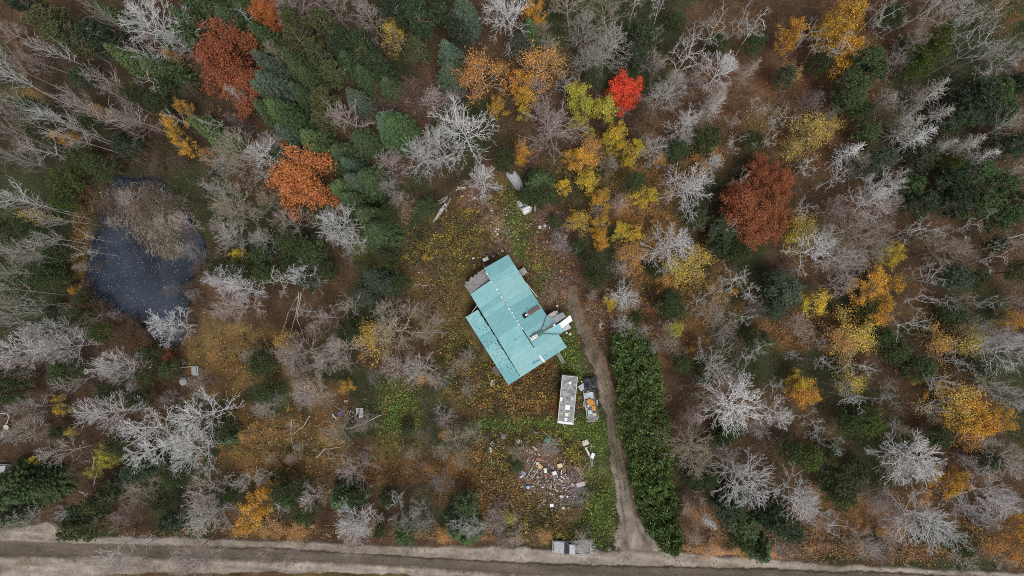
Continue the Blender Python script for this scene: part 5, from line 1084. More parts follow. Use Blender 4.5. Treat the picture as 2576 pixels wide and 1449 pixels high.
rthing(920, 590, .5, .45, .2, 10, (.55, .50, .44), 'cushion', 'pale square cushion below the red bin', 'cushion', .3)
rthing(1190, 745, .7, .6, .3, 25, (.68, .67, .65), 'white_sack', 'big white sack in the right of the rubble heap', 'sack', .5, .06)
rthing(1045, 705, .5, .8, .25, 10, (.62, .62, .60), 'white_sack', 'crumpled white sack left of the big one', 'sack', .5, .06)
rthing(1685, 258, 1.05, .85, .35, 25, M_dirtyw, 'white_tub', 'pale rectangular tub on the grass right of the weeds', 'tub')
rthing(165, 370, .7, .7, .2, 60, M_dirtyw, 'white_plasterboard', 'white panel at the left edge of the debris area', 'panel')
rthing(690, 745, .95, .6, .35, -20, (.22, .27, .36), 'blue_tarp', 'blue-grey tarp bundle left of the long boards', 'tarp', .1, .08)
rthing(665, 800, .6, .35, .3, 30, (.52, .50, .48), 'pale_bag', 'pale bag below the blue-grey tarp bundle', 'bag', .1, .05)
rthing(1145, 1260, .6, .5, .4, 5, M_white, 'white_box', 'white open box at the bottom of the burnt patch', 'box')
rthing(1295, 1118, .5, .35, .3, -20, (.60, .50, .47), 'pinkish_carton', 'pinkish carton in the burnt patch', 'box')
rthing(1395, 1120, .3, .3, .2, -30, M_white, 'white_box', 'small white scrap right of the pinkish carton', 'scrap')
rthing(1330, 1300, .45, .35, .2, 15, M_dirtyw, 'white_pan', 'white pan at the end of the long branch', 'pan')
rthing(1610, 925, 1.5, .75, .3, 15, (.42, .36, .40), 'mattress', 'lilac-grey old mattress on the right of the heap', 'mattress', .15, .08)
rthing(1480, 930, .6, .6, .25, 60, (.35, .31, .36), 'grey_cushion', 'grey cushion left of the lilac mattress', 'cushion', .15, .06)
rthing(370, 160, .8, .9, .4, -10, (.16, .17, .22), 'dark_bag', 'dark blue-grey bag at the upper left of the debris', 'bag', .05, .1)
rthing(630, 240, .7, .9, .35, 70, (.50, .52, .60), 'pale_blue_bag', 'pale bluish bag under the yellow weeds', 'bag', .05, .08)
rthing(735, 235, .4, .6, .3, 70, (.42, .38, .46), 'lilac_bag', 'lilac bag right of the pale bluish bag', 'bag', .05, .06)
rthing(870, 345, .9, .35, .15, -40, (.34, .34, .38), 'grey_sheet', 'grey sheet slanting right of the white loop', 'sheet', .1)
c_ = rp(1075, 220, .3); one(crumple(c_, .9, .5, -.6, .25, 31, .1), 'green_tarp', cm((.05, .42, .28), .5), c_, 'bright green tarp scrap above the dead branches', 'tarp')
# window frames
def frame_thing(x, y, L, Wd, a, label, z=.3, rad=.04):
    c_ = rp(x, y, z); A = rotz(math.radians(a)); t = thing('window_frame', tuple(c_), label, 'frame')
    cs = [c_+A[0]*sx*L/2+A[1]*sy*Wd/2 for sx, sy in ((1, 1), (1, -1), (-1, -1), (-1, 1))]
    for i in range(4):
        mb = MB(); mb.tube([cs[i], cs[(i+1) % 4]], rad, 4); mb.build('bar', M_dirtyw, t, c_)
frame_thing(225, 590, .85, 1.35, -5, 'white rectangular window frame in the weeds at left')
frame_thing(795, 390, .3, .85, 62, 'small white oblong loop beside the grey sheet', .3, .045)
# named long boards
for k_, (x, y, L, Wd, a, m_, lb) in enumerate(((820, 680, 2.9, .14, 61, cm((.36, .31, .25)), 'longest tan board on the left side of the rubble'), (890, 745, 1.7, .10, 58, cm((.45, .40, .36)), 'second tan board right of the longest one'), (1335, 590, 1.2, .10, 68, cm((.38, .34, .22)), 'thin olive board at the upper right of the rubble'), (1300, 720, .5, .12, 80, cm((.62, .58, .30)), 'short yellow board at the right of the rubble'),
    (1325, 815, .8, .16, -30, M_dirtyw, 'white board at the right rim of the rubble'), (1285, 850, .45, .12, -35, M_dirtyw, 'smaller white board at the right rim of the rubble'), (1720, 400, 1.3, .28, -62, M_dirtyw, 'white sheet board in the little pile right of the weeds'), (1770, 540, 1.5, .16, -80, M_wood, 'grey board left in the little pile right of the weeds'), (1800, 560, 1.4, .12, -86, M_wood, 'grey board right in the little pile right of the weeds'), (1760, 320, 1.6, .06, 10, cm((.42, .40, .36)), 'thin pole crossing above the little board pile'), (1775, 320, .7, .05, 80, cm((.42, .40, .36)), 'short pole crossing the thin pole'), (930, 95, 1.6, .06, -8, cm((.40, .42, .38)), 'thin pole in the grass at the top of the weeds'))):
    c_ = rp(x, y, .45); mb = MB(); mb.box(c_, (L/2, Wd/2, .03), rotz(math.radians(a), (.05, .04)), bev=.008); one(mb, 'board', m_, c_, lb, 'board')
for (x, y, L, Wd, a, m_, lb) in ((1800, 460, .8, .5, 70, M_white, 'white crumpled sheet in the little board pile'),):
    c_ = rp(x, y, .3); one(crumple(c_, L, Wd, math.radians(a), .2, 44, .1), 'white_sheet', m_, c_, lb, 'sheet')
# loose rubble: hundreds of chips
r = np.random.default_rng(55); n = 1000
cxs = np.concatenate([r.normal(1080, 190, n//2), r.normal(1180, 220, n-n//2)]); cys = np.concatenate([r.normal(790, 110, n//2), r.normal(960, 190, n-n//2)])
mb = MB(); VV = []; CC = []; FF = []; nn0 = 0
pal = np.array([(.44, .40, .36), (.33, .28, .25), (.24, .18, .15), (.15, .10, .08), (.50, .49, .47), (.28, .23, .20), (.10, .07, .06), (.30, .13, .09), (.20, .22, .27)])
def chips(P, szs, cols, seed):
    r = np.random.default_rng(seed); n = len(P); a = r.uniform(0, math.pi, n); L = szs*r.uniform(.6, 1.8, n); Wd = szs*r.uniform(.25, .7, n); h_ = szs*r.uniform(.1, .35, n)
    ux_ = np.stack([np.cos(a), np.sin(a), r.normal(size=n)*.2], 1); uy_ = np.stack([-np.sin(a), np.cos(a), r.normal(size=n)*.2], 1)
    base = [(-1, -1), (1, -1), (1, 1), (-1, 1)]
    V = np.stack([P+ux_*(sx*L/2)[:, None]+uy_*(sy*Wd/2)[:, None]+np.array([0, 0, 1.])*(h_*zz)[:, None] for zz in (-.5, 1) for sx, sy in base], 1)
    f = np.array([(0, 1, 5, 4), (1, 2, 6, 5), (2, 3, 7, 6), (3, 0, 4, 7), (4, 5, 6, 7)]); Fq = (f[None]+(np.arange(n)*8)[:, None, None]).reshape(-1, 4)
    return V.reshape(-1, 3), Fq, np.repeat(cols, 8, 0)
P = UP(1207.5+cxs/6.353, 1073.3+cys/6.353, 0.0); P[:, 2] = .12+.45*np.exp(-((cxs-1120)/200)**2-((cys-800)/150)**2)*r.uniform(.3, 1, n)
v, f_, c = chips(P, r.uniform(.08, .34, n), pal[r.integers(0, len(pal), n)]*.85, 1)
o = link('rubble', mesh('rubble', v, f_, [M_tint], False, c)); tag(o, 'scattered rubble of broken boards and scraps', 'rubble', kind='stuff')
r = np.random.default_rng(56)
sc_zones = [(1240, 540, 60, 45, 150), (1275, 590, 40, 40, 130), (1200, 500, 35, 20, 60), (1060, 672, 24, 20, 60), (895, 1040, 50, 22, 120), (1500, 800, 40, 50, 110), (1390, 560, 30, 20, 50), (1260, 1110, 60, 14, 70), (1400, 1250, 55, 30, 130), (1245, 1120, 22, 12, 60), (1305, 1112, 22, 10, 60), (1265, 1175, 20, 14, 40), (1345, 1120, 20, 14, 40), (1350, 1160, 30, 18, 110), (1440, 1200, 30, 14, 60), (1305, 1215, 20, 16, 50), (1370, 1000, 20, 20, 20), (240, 1180, 20, 40, 30), (1250, 640, 30, 14, 40)]
P = np.concatenate([np.stack([r.normal(u, ru*.6, n_), r.normal(v, rv*.6, n_)], 1) for u, v, ru, rv, n_ in sc_zones]); Q = UP(P[:, 0], P[:, 1], .18); n = len(Q)
v, f_, c = chips(Q, r.uniform(.08, .24, n), pal[r.integers(0, 6, n)]*.85, 2)
o = link('debris', mesh('debris', v, f_, [M_tint], False, c)); tag(o, 'small pale scraps and stones scattered over the yard', 'debris', kind='stuff')
# dead branch heap
s = Skel(901); rr_ = s.r
for (x, y, n_, L) in ((1600, 1010, 60, 1.6), (1550, 1180, 60, 1.8), (560, 430, 26, 2.2), (1150, 330, 36, 1.8), (1270, 1230, 40, 1.3)):
    for i in range(n_):
        w = rp(x+rr_.normal()*75, y+rr_.normal()*38, .2); l1 = s.limb(w, unit(np.array([rr_.normal(), rr_.normal()*.5, .12])), L*rr_.uniform(.4, 1.1), .025, .01, 4, .15, 0, 0)
        for j in range(3): s.limb(l1[1+j][0], side_dir(rr_, l1[1+j][1], .7), .4, .013, .009, 2, .2, 0, 0)
a = np.array(s.S[0]); v, f_ = prisms(a[:, :3], a[:, 3:6], a[:, 6], a[:, 7]); o = link('cut_branches', mesh('cut_branches', v, f_, [M_bark])); o.color = (.34, .32, .31, 1); tag(o, 'grey cut branches strewn around the rubble', 'branches', kind='stuff')

# ------------------------------------------------------------------ left clearing: pit frame, pallets, fallen trunks, left edge things
def fp(x, y, z=0.0): return np.array(UP(402.5+x/18., 898.9+y/18., z))
M_conc = simple('old_concrete', (.36, .39, .37), .85, .2, 6, .6, 1.2)
pf = fp(900, 680, 0); pit = thing('concrete_pit', tuple(pf), 'sunken rectangular concrete pit frame at the edge of the leafy clearing', 'pit')
for a_, b_, m_, w_ in (((250, 540), (1340, 425), M_dirtyw, .09), ((1340, 425), (1680, 400), M_conc, .12), ((1690, 400), (1710, 850), M_dirtyw, .11), ((1430, 460), (1450, 800), M_conc, .07), ((770, 900), (1450, 890), M_wood, .07)):
    P0, P1 = fp(*a_, .3), fp(*b_, .3); dv_ = unit(P1-P0); mb = MB(); mb.box((P0+P1)/2-np.array([0, 0, .12]), (np.linalg.norm(P1-P0)/2, w_/2, .16), rotz(math.atan2(dv_[1], dv_[0])), bev=.01); mb.build('rim', m_, pit, pf)
mb = MB(); mb.add(*slab(orient([fp(1445, 455, .22), fp(1640, 430, .22), fp(1665, 830, .22), fp(1460, 810, .22)]), .15)); mb.build('slab', M_conc, pit, pf)
c_ = fp(1030, 1110, .2); mb = MB(); mb.lathe(c_-np.array([0, 0, .2]), [(.6, 0), (.62, .2), (.4, .42), (.08, .5)], 9, rotz(.4)); one(mb, 'boulder', M_conc, c_, 'pale green-grey boulder just below the concrete pit', 'boulder')
for x, y, lb in ((1040, 170, 'upper pale pinkish stick above the concrete pit'), (1150, 230, 'right pale pinkish stick above the concrete pit'), (1060, 300, 'lower pale pinkish stick above the concrete pit')):
    c_ = fp(x, y, .2); mb = MB(); mb.tube([c_-np.array([.12, .25, 0]), c_, c_+np.array([-.08, .28, .05])], .05, 6); one(mb, 'stick', cm((.55, .42, .38)), c_, lb, 'stick')
def gp2(x, y, z=0.0): return np.array(UP(805+x/15.43, 992.8+y/15.43, z))
pc = gp2(1545, 640, .2); plt_ = thing('pallet', tuple(pc), 'grey wooden pallet lying in the leaves beside the brush', 'pallet')
for k_ in range(6):
    mb = MB(); mb.box(pc+np.array([(k_-2.5)*.19, 0, .06]), (.05, .5, .015), rotz(.03), bev=.004); mb.build('slat', M_dirtyw, plt_, pc)
for k_ in (-1, 0, 1):
    mb = MB(); mb.box(pc+np.array([0, k_*.42, 0]), (.55, .045, .045), rotz(.03)); mb.build('bearer', M_wood, plt_, pc)
for k_, (x, y, L, Wd, a, m_, lb) in enumerate(((1590, 840, .6, .35, 0, M_dirtyw, 'pale block just below the grey pallet'), (750, 560, 1.9, .08, -32, M_wood, 'board slanting down-right into the brush pile'), (760, 520, 1.3, .08, -62, M_wood, 'steep board over the purple bag'), (560, 850, 1.1, .18, -50, cm((.48, .52, .56)), 'pale bluish board left of the purple bag'), (1160, 700, .9, .06, 75, cm((.42, .36, .26)), 'upright tan stick between bag and pallet'), (1000, 800, 1.0, .06, 55, cm((.40, .32, .27)), 'slanting brown stick right of the purple bag'), (1010, 245, .55, .14, 0, cm((.7, .62, .52)), 'cream block above the brush pile'), (1820, 830, 1.0, .06, -62, cm((.42, .38, .33)), 'tan stick right of the pale block'))):
    c_ = gp2(x, y, .3); mb = MB(); mb.box(c_, (L/2, Wd/2, .04), rotz(math.radians(a), (.04, .05)), bev=.01); one(mb, 'board', m_, c_, lb, 'board')
c_ = gp2(790, 740, .2); one(crumple(c_, .7, .6, .4, .25, 61, .05), 'purple_bag', cm((.13, .08, .30), .5), c_, 'crumpled purple bag in the brush pile', 'bag')
mudp = [(905, 660), (1055, 665)]
# fallen and leaning trunks (grid pixels)
falls = [([(752, 735), (745, 790), (728, 850)], .08, .3, 'left of the three thin leaning trunks below the drooping tree'), ([(757, 735), (748, 800), (765, 855)], .08, .25, 'right of the three thin leaning trunks below the drooping tree'), ([(748, 745), (725, 790), (708, 838)], .06, .3, 'outermost thin leaning trunk below the drooping tree'),
 ([(655, 850), (670, 890), (690, 925), (720, 942)], .07, .6, 'curved pale birch trunk above the dark conifer'), ([(665, 850), (680, 885), (695, 930)], .04, .5, 'thin shoot beside the curved pale birch trunk'), ([(780, 1045), (760, 1075), (735, 1093)], .07, .4, 'pale fallen trunk left of the pallet brush'), ([(795, 1152), (815, 1130), (856, 1125)], .08, .3, 'curved pale fallen trunk in the leafy clearing'), ([(732, 1055), (733, 1100), (742, 1140)], .05, .5, 'thin upright pale stem in the leafy clearing'),
 ([(1035, 837), (1080, 837), (1126, 837)], .05, .8, 'straight pale pole reaching right from the tan tree'), ([(959, 1044), (920, 1062), (870, 1080)], .07, .6, 'pale fallen trunk crossing below the pallet'), ([(1040, 715), (1065, 718), (1090, 716)], .06, .4, 'pinkish fallen trunk below the board pile'), ([(1700, 900), (1740, 880), (1800, 870)], .06, .8, 'thin fallen trunk right of the hedge top'),
 ([(2130, 1300), (2170, 1350), (2220, 1405)], .10, .6, 'dark fallen trunk lying toward the road at lower right'), ([(1855, 1130), (1880, 1160), (1912, 1180)], .09, .5, 'dark fallen trunk between the tan and silver trees'), ([(2380, 1230), (2440, 1280), (2525, 1330)], .13, .7, 'long pale trunk leaning in the lower right wood'), ([(2480, 620), (2535, 600), (2576, 588)], .10, 1., 'fallen pale trunk near the right edge'),
 ([(1512, 825), (1508, 818), (1518, 812)], .12, .25, 'short pale log at the upper end of the hedge'), ([(200, 1235), (215, 1245), (222, 1240)], .06, .3, 'short white stick beside the yellow-green tree'), ([(235, 1150), (234, 1170), (232, 1190)], .10, .3, 'upper pale log beside the yellow-green tree'), ([(243, 1190), (238, 1210), (236, 1222)], .10, .3, 'lower pale log below the yellow-green tree'), ([(208, 1159), (218, 1160), (230, 1162)], .07, .3, 'short white log left of the yellow-green tree'),
 ([(1050, 585), (1075, 580), (1090, 560)], .09, .3, 'dark curved log below the canoe'), ([(700, 1235), (660, 1290), (645, 1320)], .07, 1.5, 'dark thin trunk leaning over the verge left'), ([(780, 1345), (762, 1370), (755, 1378)], .05, .5, 'dark bent stick on the road verge')]
for i, (pp, rad, z_, lb) in enumerate(falls):
    pts_ = [gp(u, v, z_*(.4+.6*k_/(len(pp)-1))) for k_, (u, v) in enumerate(pp)]
    mb = MB(); P_ = np.array(pts_); fine = []
    for k_ in range(len(P_)-1):
        for t in (0, .33, .66): fine.append(P_[k_]*(1-t)+P_[k_+1]*t+np.array([math.sin(i+k_*3+t*5)*.07, math.cos(i*2+t*7+k_)*.07, 0]))
    fine.append(P_[-1]); fine = np.array(fine); rr2 = np.linspace(rad, rad*.45, len(fine)); v, f_ = prisms(fine[:-1], fine[1:], rr2[:-1], rr2[1:], 6); mb.add(v, f_)
    c_ = fine[0]; darkc = 'dark' in lb; root = thing('fallen_trunk', tuple(c_), lb, 'trunk'); o = mb.build('trunk', M_bark, root, c_, True); o.color = (.10, .085, .075, 1) if darkc else (.50, .47, .42, 1)
    s = Skel(700+i)
    for k_ in range(1, len(fine)-1):
        l1 = s.limb(fine[k_], unit(np.array([s.r.normal(), s.r.normal(), .35])), s.r.uniform(.3, 1.0), rad*.3, .012, 3, .2, 0, 0); s.limb(l1[1][0], side_dir(s.r, l1[1][1], .7), .3, .014, .01, 2, .2, 0, 0)
    a = np.array(s.S[0]); v, f_ = prisms(a[:, :3]-c_, a[:, 3:6]-c_, a[:, 6], a[:, 7]); o2 = link('twigs', mesh('twigs', v, f_, [M_bark]), root); o2['kind'] = 'stuff'; o2.color = o.color
# left edge: bent white pipe frame and wrecked shed
lp = [gp(u, v, .6) for u, v in ((-6, 1042), (4, 1040), (18, 1041), (23, 1049), (19, 1060), (13, 1072), (8, 1085), (4, 1098))]
mb = MB(); mb.tube(lp, .07, 6); one(mb, 'bent_pipe', M_dirtyw, lp[0], 'bent white pipe loop at the far left edge of the picture', 'pipe')
c_ = gp(16, 1074, .7); mb = MB(); mb.lathe(c_, [(.3, 0), (.42, .08), (.40, .14), (.1, .1)], 12, rotz(0, (.2, .1))); one(mb, 'metal_dish', M_dirtyw, c_, 'pale dish on the bent pipe at the far left edge', 'dish')
sh0 = gp(14, 1182, 0); shed = thing('wrecked_shed', tuple(sh0), 'collapsed grey shed with bare rafters at the lower left edge', 'shed')
for k_ in range(5):
    P0, P1 = gp(22+k_*4.2, 1170, 1.4), gp(17+k_*4.2, 1192, .9); mb = MB(); dv_ = unit(P1-P0); mb.box((P0+P1)/2, (np.linalg.norm(P1-P0)/2, .05, .04), rotz(math.atan2(dv_[1], dv_[0]))); mb.build('rafter', M_dirtyw if k_ > 2 else M_wood, shed, sh0)
one_ = crumple(gp(2, 1182, 1.0), 2.0, 1.3, .1, .35, 71, .1); one_.build('roof_sheet', M_greym, shed, sh0)
mb = MB(); mb.tube([gp(-8, 1169, 1.3), gp(12, 1168, 1.4), gp(40, 1171, 1.35)], .06, 6); mb.build('beam', M_wood, shed, sh0)
mb = MB(); mb.box(gp(8, 1183, .45), (1.3, .8, .45), rotz(0), taper=.9); mb.build('wall', M_wood, shed, sh0)
# overhead wire across the drive
wa, wb = gp(1510, 1330, 5.6), gp(1240, 1338, 5.2)
# worn concrete strip
polyc = UP(np.array([1438, 1446, 1449, 1443, 1446, 1436, 1434]), np.array([730, 731, 750, 762, 778, 780, 750]), .12)
mb = MB(); mb.add(*slab(orient(polyc), .08)); one(mb, 'concrete_slab', simple('pale_concrete', (.34, .32, .32), .9, .1, 3, .7, 1.15), polyc.mean(0), 'worn pale concrete strip at the head of the driveway', 'slab')
c_ = gp(1878, 998, .1); 
mb = MB(); r_t = 24
V = []; 
for i in range(20):
    for j in range(8):
        a1, a2 = 2*math.pi*i/20, 2*math.pi*j/8; V.append(gp(1682, 1000, .2)+np.array([math.cos(a1)*(.36+.13*math.cos(a2)), math.sin(a1)*(.36+.13*math.cos(a2)), .13*math.sin(a2)]))
Fc = [(i*8+j, ((i+1) % 20)*8+j, ((i+1) % 20)*8+(j+1) % 8, i*8+(j+1) % 8) for i in range(20) for j in range(8)]
mb.add(V, Fc); one(mb, 'tyre', M_rust, gp(1682, 1000, .2), 'old tyre lying in leaves right of the hedge', 'tyre')

# ------------------------------------------------------------------ stuff: fallen leaves, weeds, brush, reeds, grass
r = np.random.default_rng(99)
def ground_h(x, y): return gz(x, y)[0]
n = 210000
uvx = r.uniform(-60, 2640, n); uvy = r.uniform(-60, 1510, n); P = UP(uvx, uvy); x, y = P[:, 0], P[:, 1]
sd_ = poly_sd(x, y, pond_w)
cx_ = np.interp(uvy, dw[::-1, 1], dw[::-1, 0]); hw_ = np.interp(uvy, dw[::-1, 1], dw[::-1, 2]); ond = (np.abs(uvx-cx_) < hw_*.9) & (uvy > 745)
topr = np.interp(uvx, [-260, 0, 120, 200, 420, 650, 900, 1200, 1350, 1700, 2000, 2300, 2600, 2840], [1325, 1330, 1312, 1345, 1350, 1356, 1368, 1374, 1378, 1384, 1412, 1428, 1440, 1450])
onr = uvy > topr
k = (sd_ > .3) & ~((ond | onr) & (r.uniform(size=n) < np.where(onr | (uvy > 1230), .9, .5))); x, y = x[k], y[k]; zz = ground_h(x, y)
gc = gcol(x, y); n = len(x)
warm = np.array([(.30, .16, .05), (.22, .12, .05), (.38, .24, .07), (.16, .085, .05), (.32, .27, .20)])[r.integers(0, 5, n)]
lum = gc.sum(1, keepdims=True)
grn = sstep(-.005, .02, gc[:, 1]-gc[:, 0])[:, None]
c = gc*1.6*.66+(warm*.34*np.clip(lum*3.2, .2, 1.2))*(1-.8*grn); 
lift = np.where((ond | onr)[k], .24, .05)
v, f_ = leaves(np.stack([x, y, zz+lift], 1), .19, 1.6, 5)
o = link('fallen_leaves', mesh('fallen_leaves', v, f_, [M_tint], False, np.repeat(c, 4, 0))); tag(o, 'brown and ochre fallen leaves over the forest floor', 'leaves', kind='stuff')
# leaves floating on the pond
n = 5200; x = r.uniform(x0, x1, n); y = r.uniform(y0, y1, n); sd_ = poly_sd(x, y, pond_w); k = sd_ < -.9; x, y = x[k], y[k]
v, f_ = leaves(np.stack([x, y, np.full(len(x), -.335)], 1), .13, 40, 6)
c = np.array([(.20, .195, .18), (.13, .13, .12), (.27, .26, .23), (.09, .09, .09)])[r.integers(0, 4, len(x))]
o = link('floating_leaves', mesh('floating_leaves', v, f_, [M_tint], False, np.repeat(c, 4, 0))); tag(o, 'pale leaves floating on the dark pond', 'leaves', kind='stuff')
# weeds: leafy herbs in the yard, in the colours of their patch
YG_ = [(.15, .125, .042), (.10, .10, .035), (.10, .07, .036), (.25, .195, .04), (.06, .068, .026), (.08, .06, .03), (.055, .06, .025)]
OG_ = [(.30, .15, .045), (.26, .19, .045), (.10, .08, .03), (.14, .075, .035), (.08, .072, .03), (.06, .06, .025)]
GG_ = [(.09, .14, .03), (.13, .18, .04), (.06, .10, .025), (.20, .19, .05)]
BR_ = [(.21, .115, .05), (.14, .08, .042), (.25, .16, .06), (.10, .07, .038), (.16, .12, .06)]
PK_ = [(.18, .12, .10), (.12, .08, .07), (.25, .18, .14), (.10, .08, .06)]
weed = [(1140, 600, 100, 75, 5000, YG_, .5), (1170, 545, 60, 30, 1200, OG_, .5), (1060, 640, 60, 40, 1200, YG_, .5), (1110, 740, 60, 110, 3500, BR_+YG_, .45), (1150, 880, 50, 80, 2600, YG_, .5), (1200, 960, 70, 60, 2600, BR_+YG_, .45),
 (1310, 950, 90, 40, 3600, OG_, .6), (1360, 985, 50, 60, 2600, OG_, .6), (1280, 1010, 80, 45, 2800, BR_+OG_, .5), (1450, 1000, 18, 60, 700, GG_+YG_, .4), (1300, 1100, 100, 22, 2200, YG_, .5), (1350, 1085, 70, 15, 1000, YG_, .5), (1440, 1140, 40, 45, 1900, YG_, .5), (1250, 1160, 60, 50, 2000, YG_+BR_, .5),
 (1240, 1240, 110, 60, 4200, BR_, .4), (1340, 1310, 100, 50, 3400, BR_+YG_, .45), (1505, 1290, 34, 70, 2400, GG_, .35), (1490, 1220, 30, 60, 1300, GG_+YG_, .3), (1440, 1350, 60, 30, 1200, YG_+GG_, .4), (1260, 490, 45, 50, 1200, YG_, .3), (1300, 560, 30, 80, 1500, GG_+YG_, .2), (1350, 650, 30, 80, 1500, GG_+BR_, .2),
 (1400, 700, 50, 100, 1800, PK_+BR_, .2), (1390, 590, 50, 60, 1300, PK_, .25), (1430, 880, 26, 90, 1800, GG_, .25), (1440, 940, 22, 60, 900, GG_, .25), (1330, 1070, 140, 16, 2600, GG_, .15), (1470, 1090, 50, 40, 2600, GG_, .2), (1380, 1075, 110, 20, 2600, GG_, .2), (1000, 1040, 60, 100, 3000, GG_+YG_, .2),
 (970, 620, 60, 60, 1400, YG_, .3), (1010, 540, 30, 40, 700, BR_, .25), (700, 1110, 170, 90, 5000, BR_+OG_, .15), (620, 900, 110, 60, 3000, BR_+OG_, .15), (200, 640, 26, 110, 1300, BR_+OG_, .5), (215, 500, 26, 60, 700, BR_, .5), (210, 760, 40, 40, 700, OG_, .5), (400, 880, 60, 40, 800, BR_, .4),
 (1640, 640, 80, 180, 5000, BR_+OG_, .5), (1740, 720, 110, 120, 4500, BR_+OG_, .4), (1480, 430, 100, 80, 2600, YG_+OG_, .5), (1660, 400, 130, 110, 3200, BR_+PK_, .4), (2080, 830, 150, 50, 2500, BR_, .4), (2360, 850, 90, 60, 1500, OG_+BR_, .4), (1980, 350, 90, 90, 1800, BR_, .4), (1960, 1340, 220, 40, 3600, BR_+PK_, .3), (2250, 1390, 260, 24, 3000, BR_, .15),
 (1100, 1340, 320, 14, 3000, BR_, .2), (550, 1335, 180, 14, 1200, BR_, .2), (900, 1180, 160, 40, 2000, BR_, .2), (1500, 800, 60, 50, 1200, PK_+BR_, .15), (1700, 1390, 40, 12, 400, BR_, .15), (560, 300, 60, 40, 300, BR_, .4), (1010, 250, 130, 50, 1800, PK_, .5)]
PP = []; CCc = []
for (u, v, ru, rv, n_, pal_, ht) in weed:
    # herbs come in clumps
    nc = max(10, n_//9); cu = u+r.normal(size=nc)*ru*.55; cv = v+r.normal(size=nc)*rv*.55; cp_ = UP(cu, cv); m = 9
    q = np.repeat(cp_, m, 0)+np.column_stack([r.normal(size=nc*m)*.22, r.normal(size=nc*m)*.22, np.zeros(nc*m)]); q[:, 2] = ground_h(q[:, 0], q[:, 1])+r.uniform(.1, 1, len(q))*ht+.08
    pc_ = np.array(pal_)[np.clip((fbm(cp_[:, 0]+u, cp_[:, 1], 2.6, 201, 3)*1.7-.35)*len(pal_)+r.normal(size=nc)*.55, 0, len(pal_)-1).astype(int)]; PP.append(q); CCc.append(np.repeat(pc_, m, 0)*r.uniform(.7, 1.3, (nc*m, 1)))
PP = np.concatenate(PP); CCc = np.concatenate(CCc)
uq, vq = PX(PP[:, 0], PP[:, 1]); cxq = np.interp(vq, dw[::-1, 1], dw[::-1, 0]); hwq = np.interp(vq, dw[::-1, 1], dw[::-1, 2])
k = ~((np.abs(uq-cxq) < hwq*.85) & (vq > 745)) & (poly_sd(PP[:, 0], PP[:, 1], pond_w) > -.5)
topq = np.interp(uq, [-260, 0, 120, 200, 420, 650, 900, 1200, 1350, 1700, 2000, 2300, 2600, 2840], [1325, 1330, 1312, 1345, 1350, 1356, 1368, 1374, 1378, 1384, 1412, 1428, 1440, 1450]); k &= vq < topq+3
PP = PP[k]; CCc = CCc[k]; print('WEEDS', len(PP))
v, f_ = leaves(PP, .25, .7, 8)
o = link('weeds', mesh('weeds', v, f_, [M_tint], False, np.repeat(CCc, 4, 0))); tag(o, 'yellowing weeds and herbs over the yard and clearings', 'weeds', kind='stuff')
# brush: thin grey-brown saplings and twigs filling the wood
s = Skel(950); rr_ = s.r; n = 0
SP = []; CB = []
tmpl = []
for t_ in range(14):
    ss = Skel(960+t_)
    for st in range(5):
        dvv = unit(np.array([ss.r.normal()*.45, ss.r.normal()*.45, 1])); l1 = ss.limb(np.array([ss.r.normal()*.3, ss.r.normal()*.3, 0]), dvv, ss.r.uniform(1.6, 3.0), .022, .011, 3, .12, .02, 0)
        for j in range(5): ss.limb(l1[1+j % 3][0], unit(side_dir(ss.r, l1[1+j % 3][1], .7)), ss.r.uniform(.5, 1.2), .013, .008, 1, .2, .05, 0)
    a = np.array(ss.S[0]); v, f_ = prisms(a[:, :3], a[:, 3:6], a[:, 6], a[:, 7]); tmpl.append((v, f_))
yard = [(1300, 800, 190, 260), (1380, 1180, 190, 140), (1570, 1150, 60, 300), (700, 1110, 150, 90), (1000, 1060, 60, 90), (610, 890, 90, 50), (1280, 560, 60, 130)]
VV = []; FF = []; CCs = []; nb_ = 0; cnt = 0
while cnt < 2600:
    u, v = rr_.uniform(-60, 2640), rr_.uniform(-60, 1430)
    if any(((u-a)/b_)**2+((v-c_)/d_)**2 < 1 for a, c_, b_, d_ in yard) and rr_.uniform() < .93: continue
    if v > np.interp(u, [0, 1400, 2000, 2600], [1318, 1370, 1405, 1432]): continue
    w = gp(u, v)
    if poly_sd(np.array([w[0]]), np.array([w[1]]), pond_w)[0] < .4: cnt += 0; continue
    tv, tf = tmpl[cnt % 14]; a = rr_.uniform(0, 6.28); sc = rr_.uniform(.5, 1.15); ca, sa = math.cos(a)*sc, math.sin(a)*sc
    V = np.stack([tv[:, 0]*ca-tv[:, 1]*sa+w[0], tv[:, 0]*sa+tv[:, 1]*ca+w[1], tv[:, 2]*sc-.05], 1)
    z_ = vnoise(np.array([w[0]]), np.array([w[1]]), 13, 5)[0]
    col = np.array([(.17, .125, .10), (.21, .17, .14), (.14, .10, .085), (.19, .15, .14), (.22, .17, .11)][int(z_*4.99)])*rr_.uniform(.7, 1.3)
    VV.append(V); FF.append(tf+nb_); nb_ += len(V); CCs.append(np.tile(col, (len(V), 1))); cnt += 1
o = link('brush', mesh('brush', np.concatenate(VV), np.concatenate(FF), [M_tint], False, np.concatenate(CCs))); tag(o, 'grey-brown leafless brush between the trees', 'brush', kind='stuff')
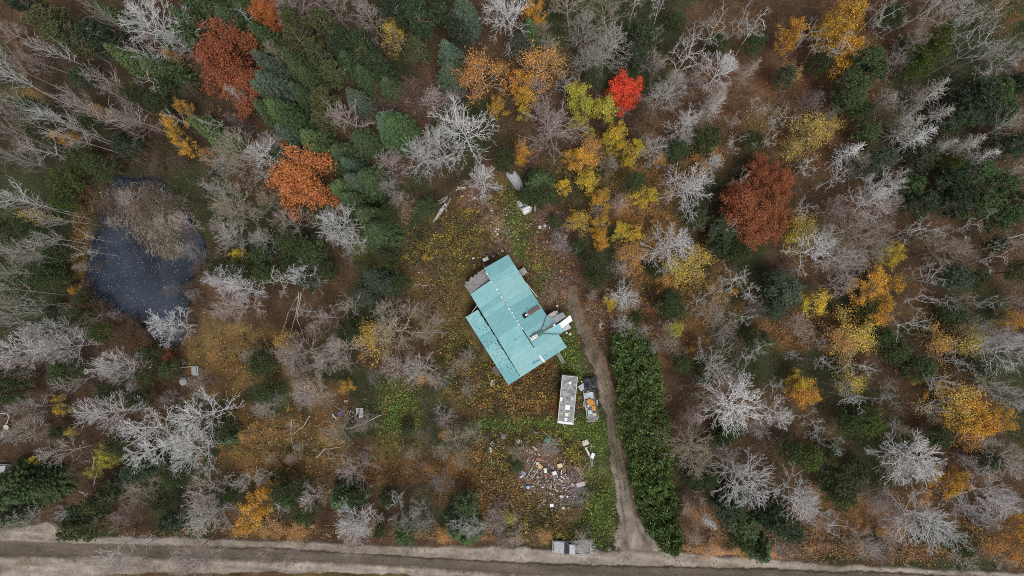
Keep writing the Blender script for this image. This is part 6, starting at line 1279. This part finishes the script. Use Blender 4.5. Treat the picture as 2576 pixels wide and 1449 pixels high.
# reeds and dead grass on the pond's upper right bank
def blades(P, L, wd, lean, cols, seed):
    r = np.random.default_rng(seed); n = len(P); d1 = r.normal(size=(n, 3))*.35+np.array(lean)+np.array([0, 0, .8]); d1 /= np.linalg.norm(d1, axis=1, keepdims=True)
    d2 = d1+np.array(lean)*.8+r.normal(size=(n, 3))*.3; d2[:, 2] -= .5; d2 /= np.linalg.norm(d2, axis=1, keepdims=True)
    LL = L*r.uniform(.6, 1.3, (n, 1)); sv = np.cross(d1, r.normal(size=(n, 3))); sv /= np.linalg.norm(sv, axis=1, keepdims=True); sv *= wd
    a = P; b = P+d1*LL*.55; c_ = b+d2*LL*.5
    V = np.stack([a-sv, a+sv, b+sv, b-sv, c_+sv*.3, c_-sv*.3], 1).reshape(-1, 3); f = np.array([(0, 1, 2, 3), (3, 2, 4, 5)]); Fq = (f[None]+(np.arange(n)*6)[:, None, None]).reshape(-1, 4)
    return V, Fq, np.repeat(cols, 6, 0)
rz = [(330, 520, 60, 45, 2600), (380, 560, 45, 45, 2600), (410, 600, 36, 30, 2200), (350, 490, 70, 26, 1500), (430, 530, 40, 50, 1200), (300, 490, 36, 18, 600), (430, 628, 22, 14, 900)]
Q = np.concatenate([np.stack([r.normal(u, ru*.5, n_), r.normal(v, rv*.5, n_)], 1) for u, v, ru, rv, n_ in rz]); P = UP(Q[:, 0], Q[:, 1], -.3)
c = np.array([(.33, .28, .20), (.24, .20, .15), (.40, .36, .27), (.18, .15, .13), (.30, .27, .25)])[r.integers(0, 5, len(P))]
v, f_, c = blades(P, 1.25, .022, (.3, -.45, 0), c, 3)
o = link('reeds', mesh('reeds', v, f_, [M_tint], False, c)); tag(o, 'tan dead reeds bent over the upper end of the pond', 'reeds', kind='stuff')
# short grass on the lawn strips
gzs = [(1330, 1070, 150, 20, 9000), (1470, 1095, 50, 45, 6000), (1500, 1270, 40, 90, 8000), (1430, 880, 26, 80, 3500), (1300, 540, 28, 90, 3500), (1370, 690, 34, 80, 3000), (1000, 1050, 60, 90, 5000), (1000, 600, 90, 60, 2000)]
Q = np.concatenate([np.stack([r.normal(u, ru*.5, n_), r.normal(v, rv*.5, n_)], 1) for u, v, ru, rv, n_ in gzs]); P = UP(Q[:, 0], Q[:, 1], 0.0); P[:, 2] = ground_h(P[:, 0], P[:, 1])
cxq = np.interp(Q[:, 1], dw[::-1, 1], dw[::-1, 0]); hwq = np.interp(Q[:, 1], dw[::-1, 1], dw[::-1, 2]); k = np.abs(Q[:, 0]-cxq) > hwq*.95; P = P[k]
c = np.array([(.12, .19, .045), (.09, .15, .035), (.16, .21, .065), (.17, .17, .07)])[r.integers(0, 4, len(P))]
v, f_, c = blades(P, .24, .03, (.1, 0, 0), c, 4)
o = link('grass', mesh('grass', v, f_, [M_tint], False, c)); tag(o, 'short green grass on the yard strips', 'grass', kind='stuff')
print('TRIS', sum(len(m_.polygons) for m_ in bpy.data.meshes)*2)
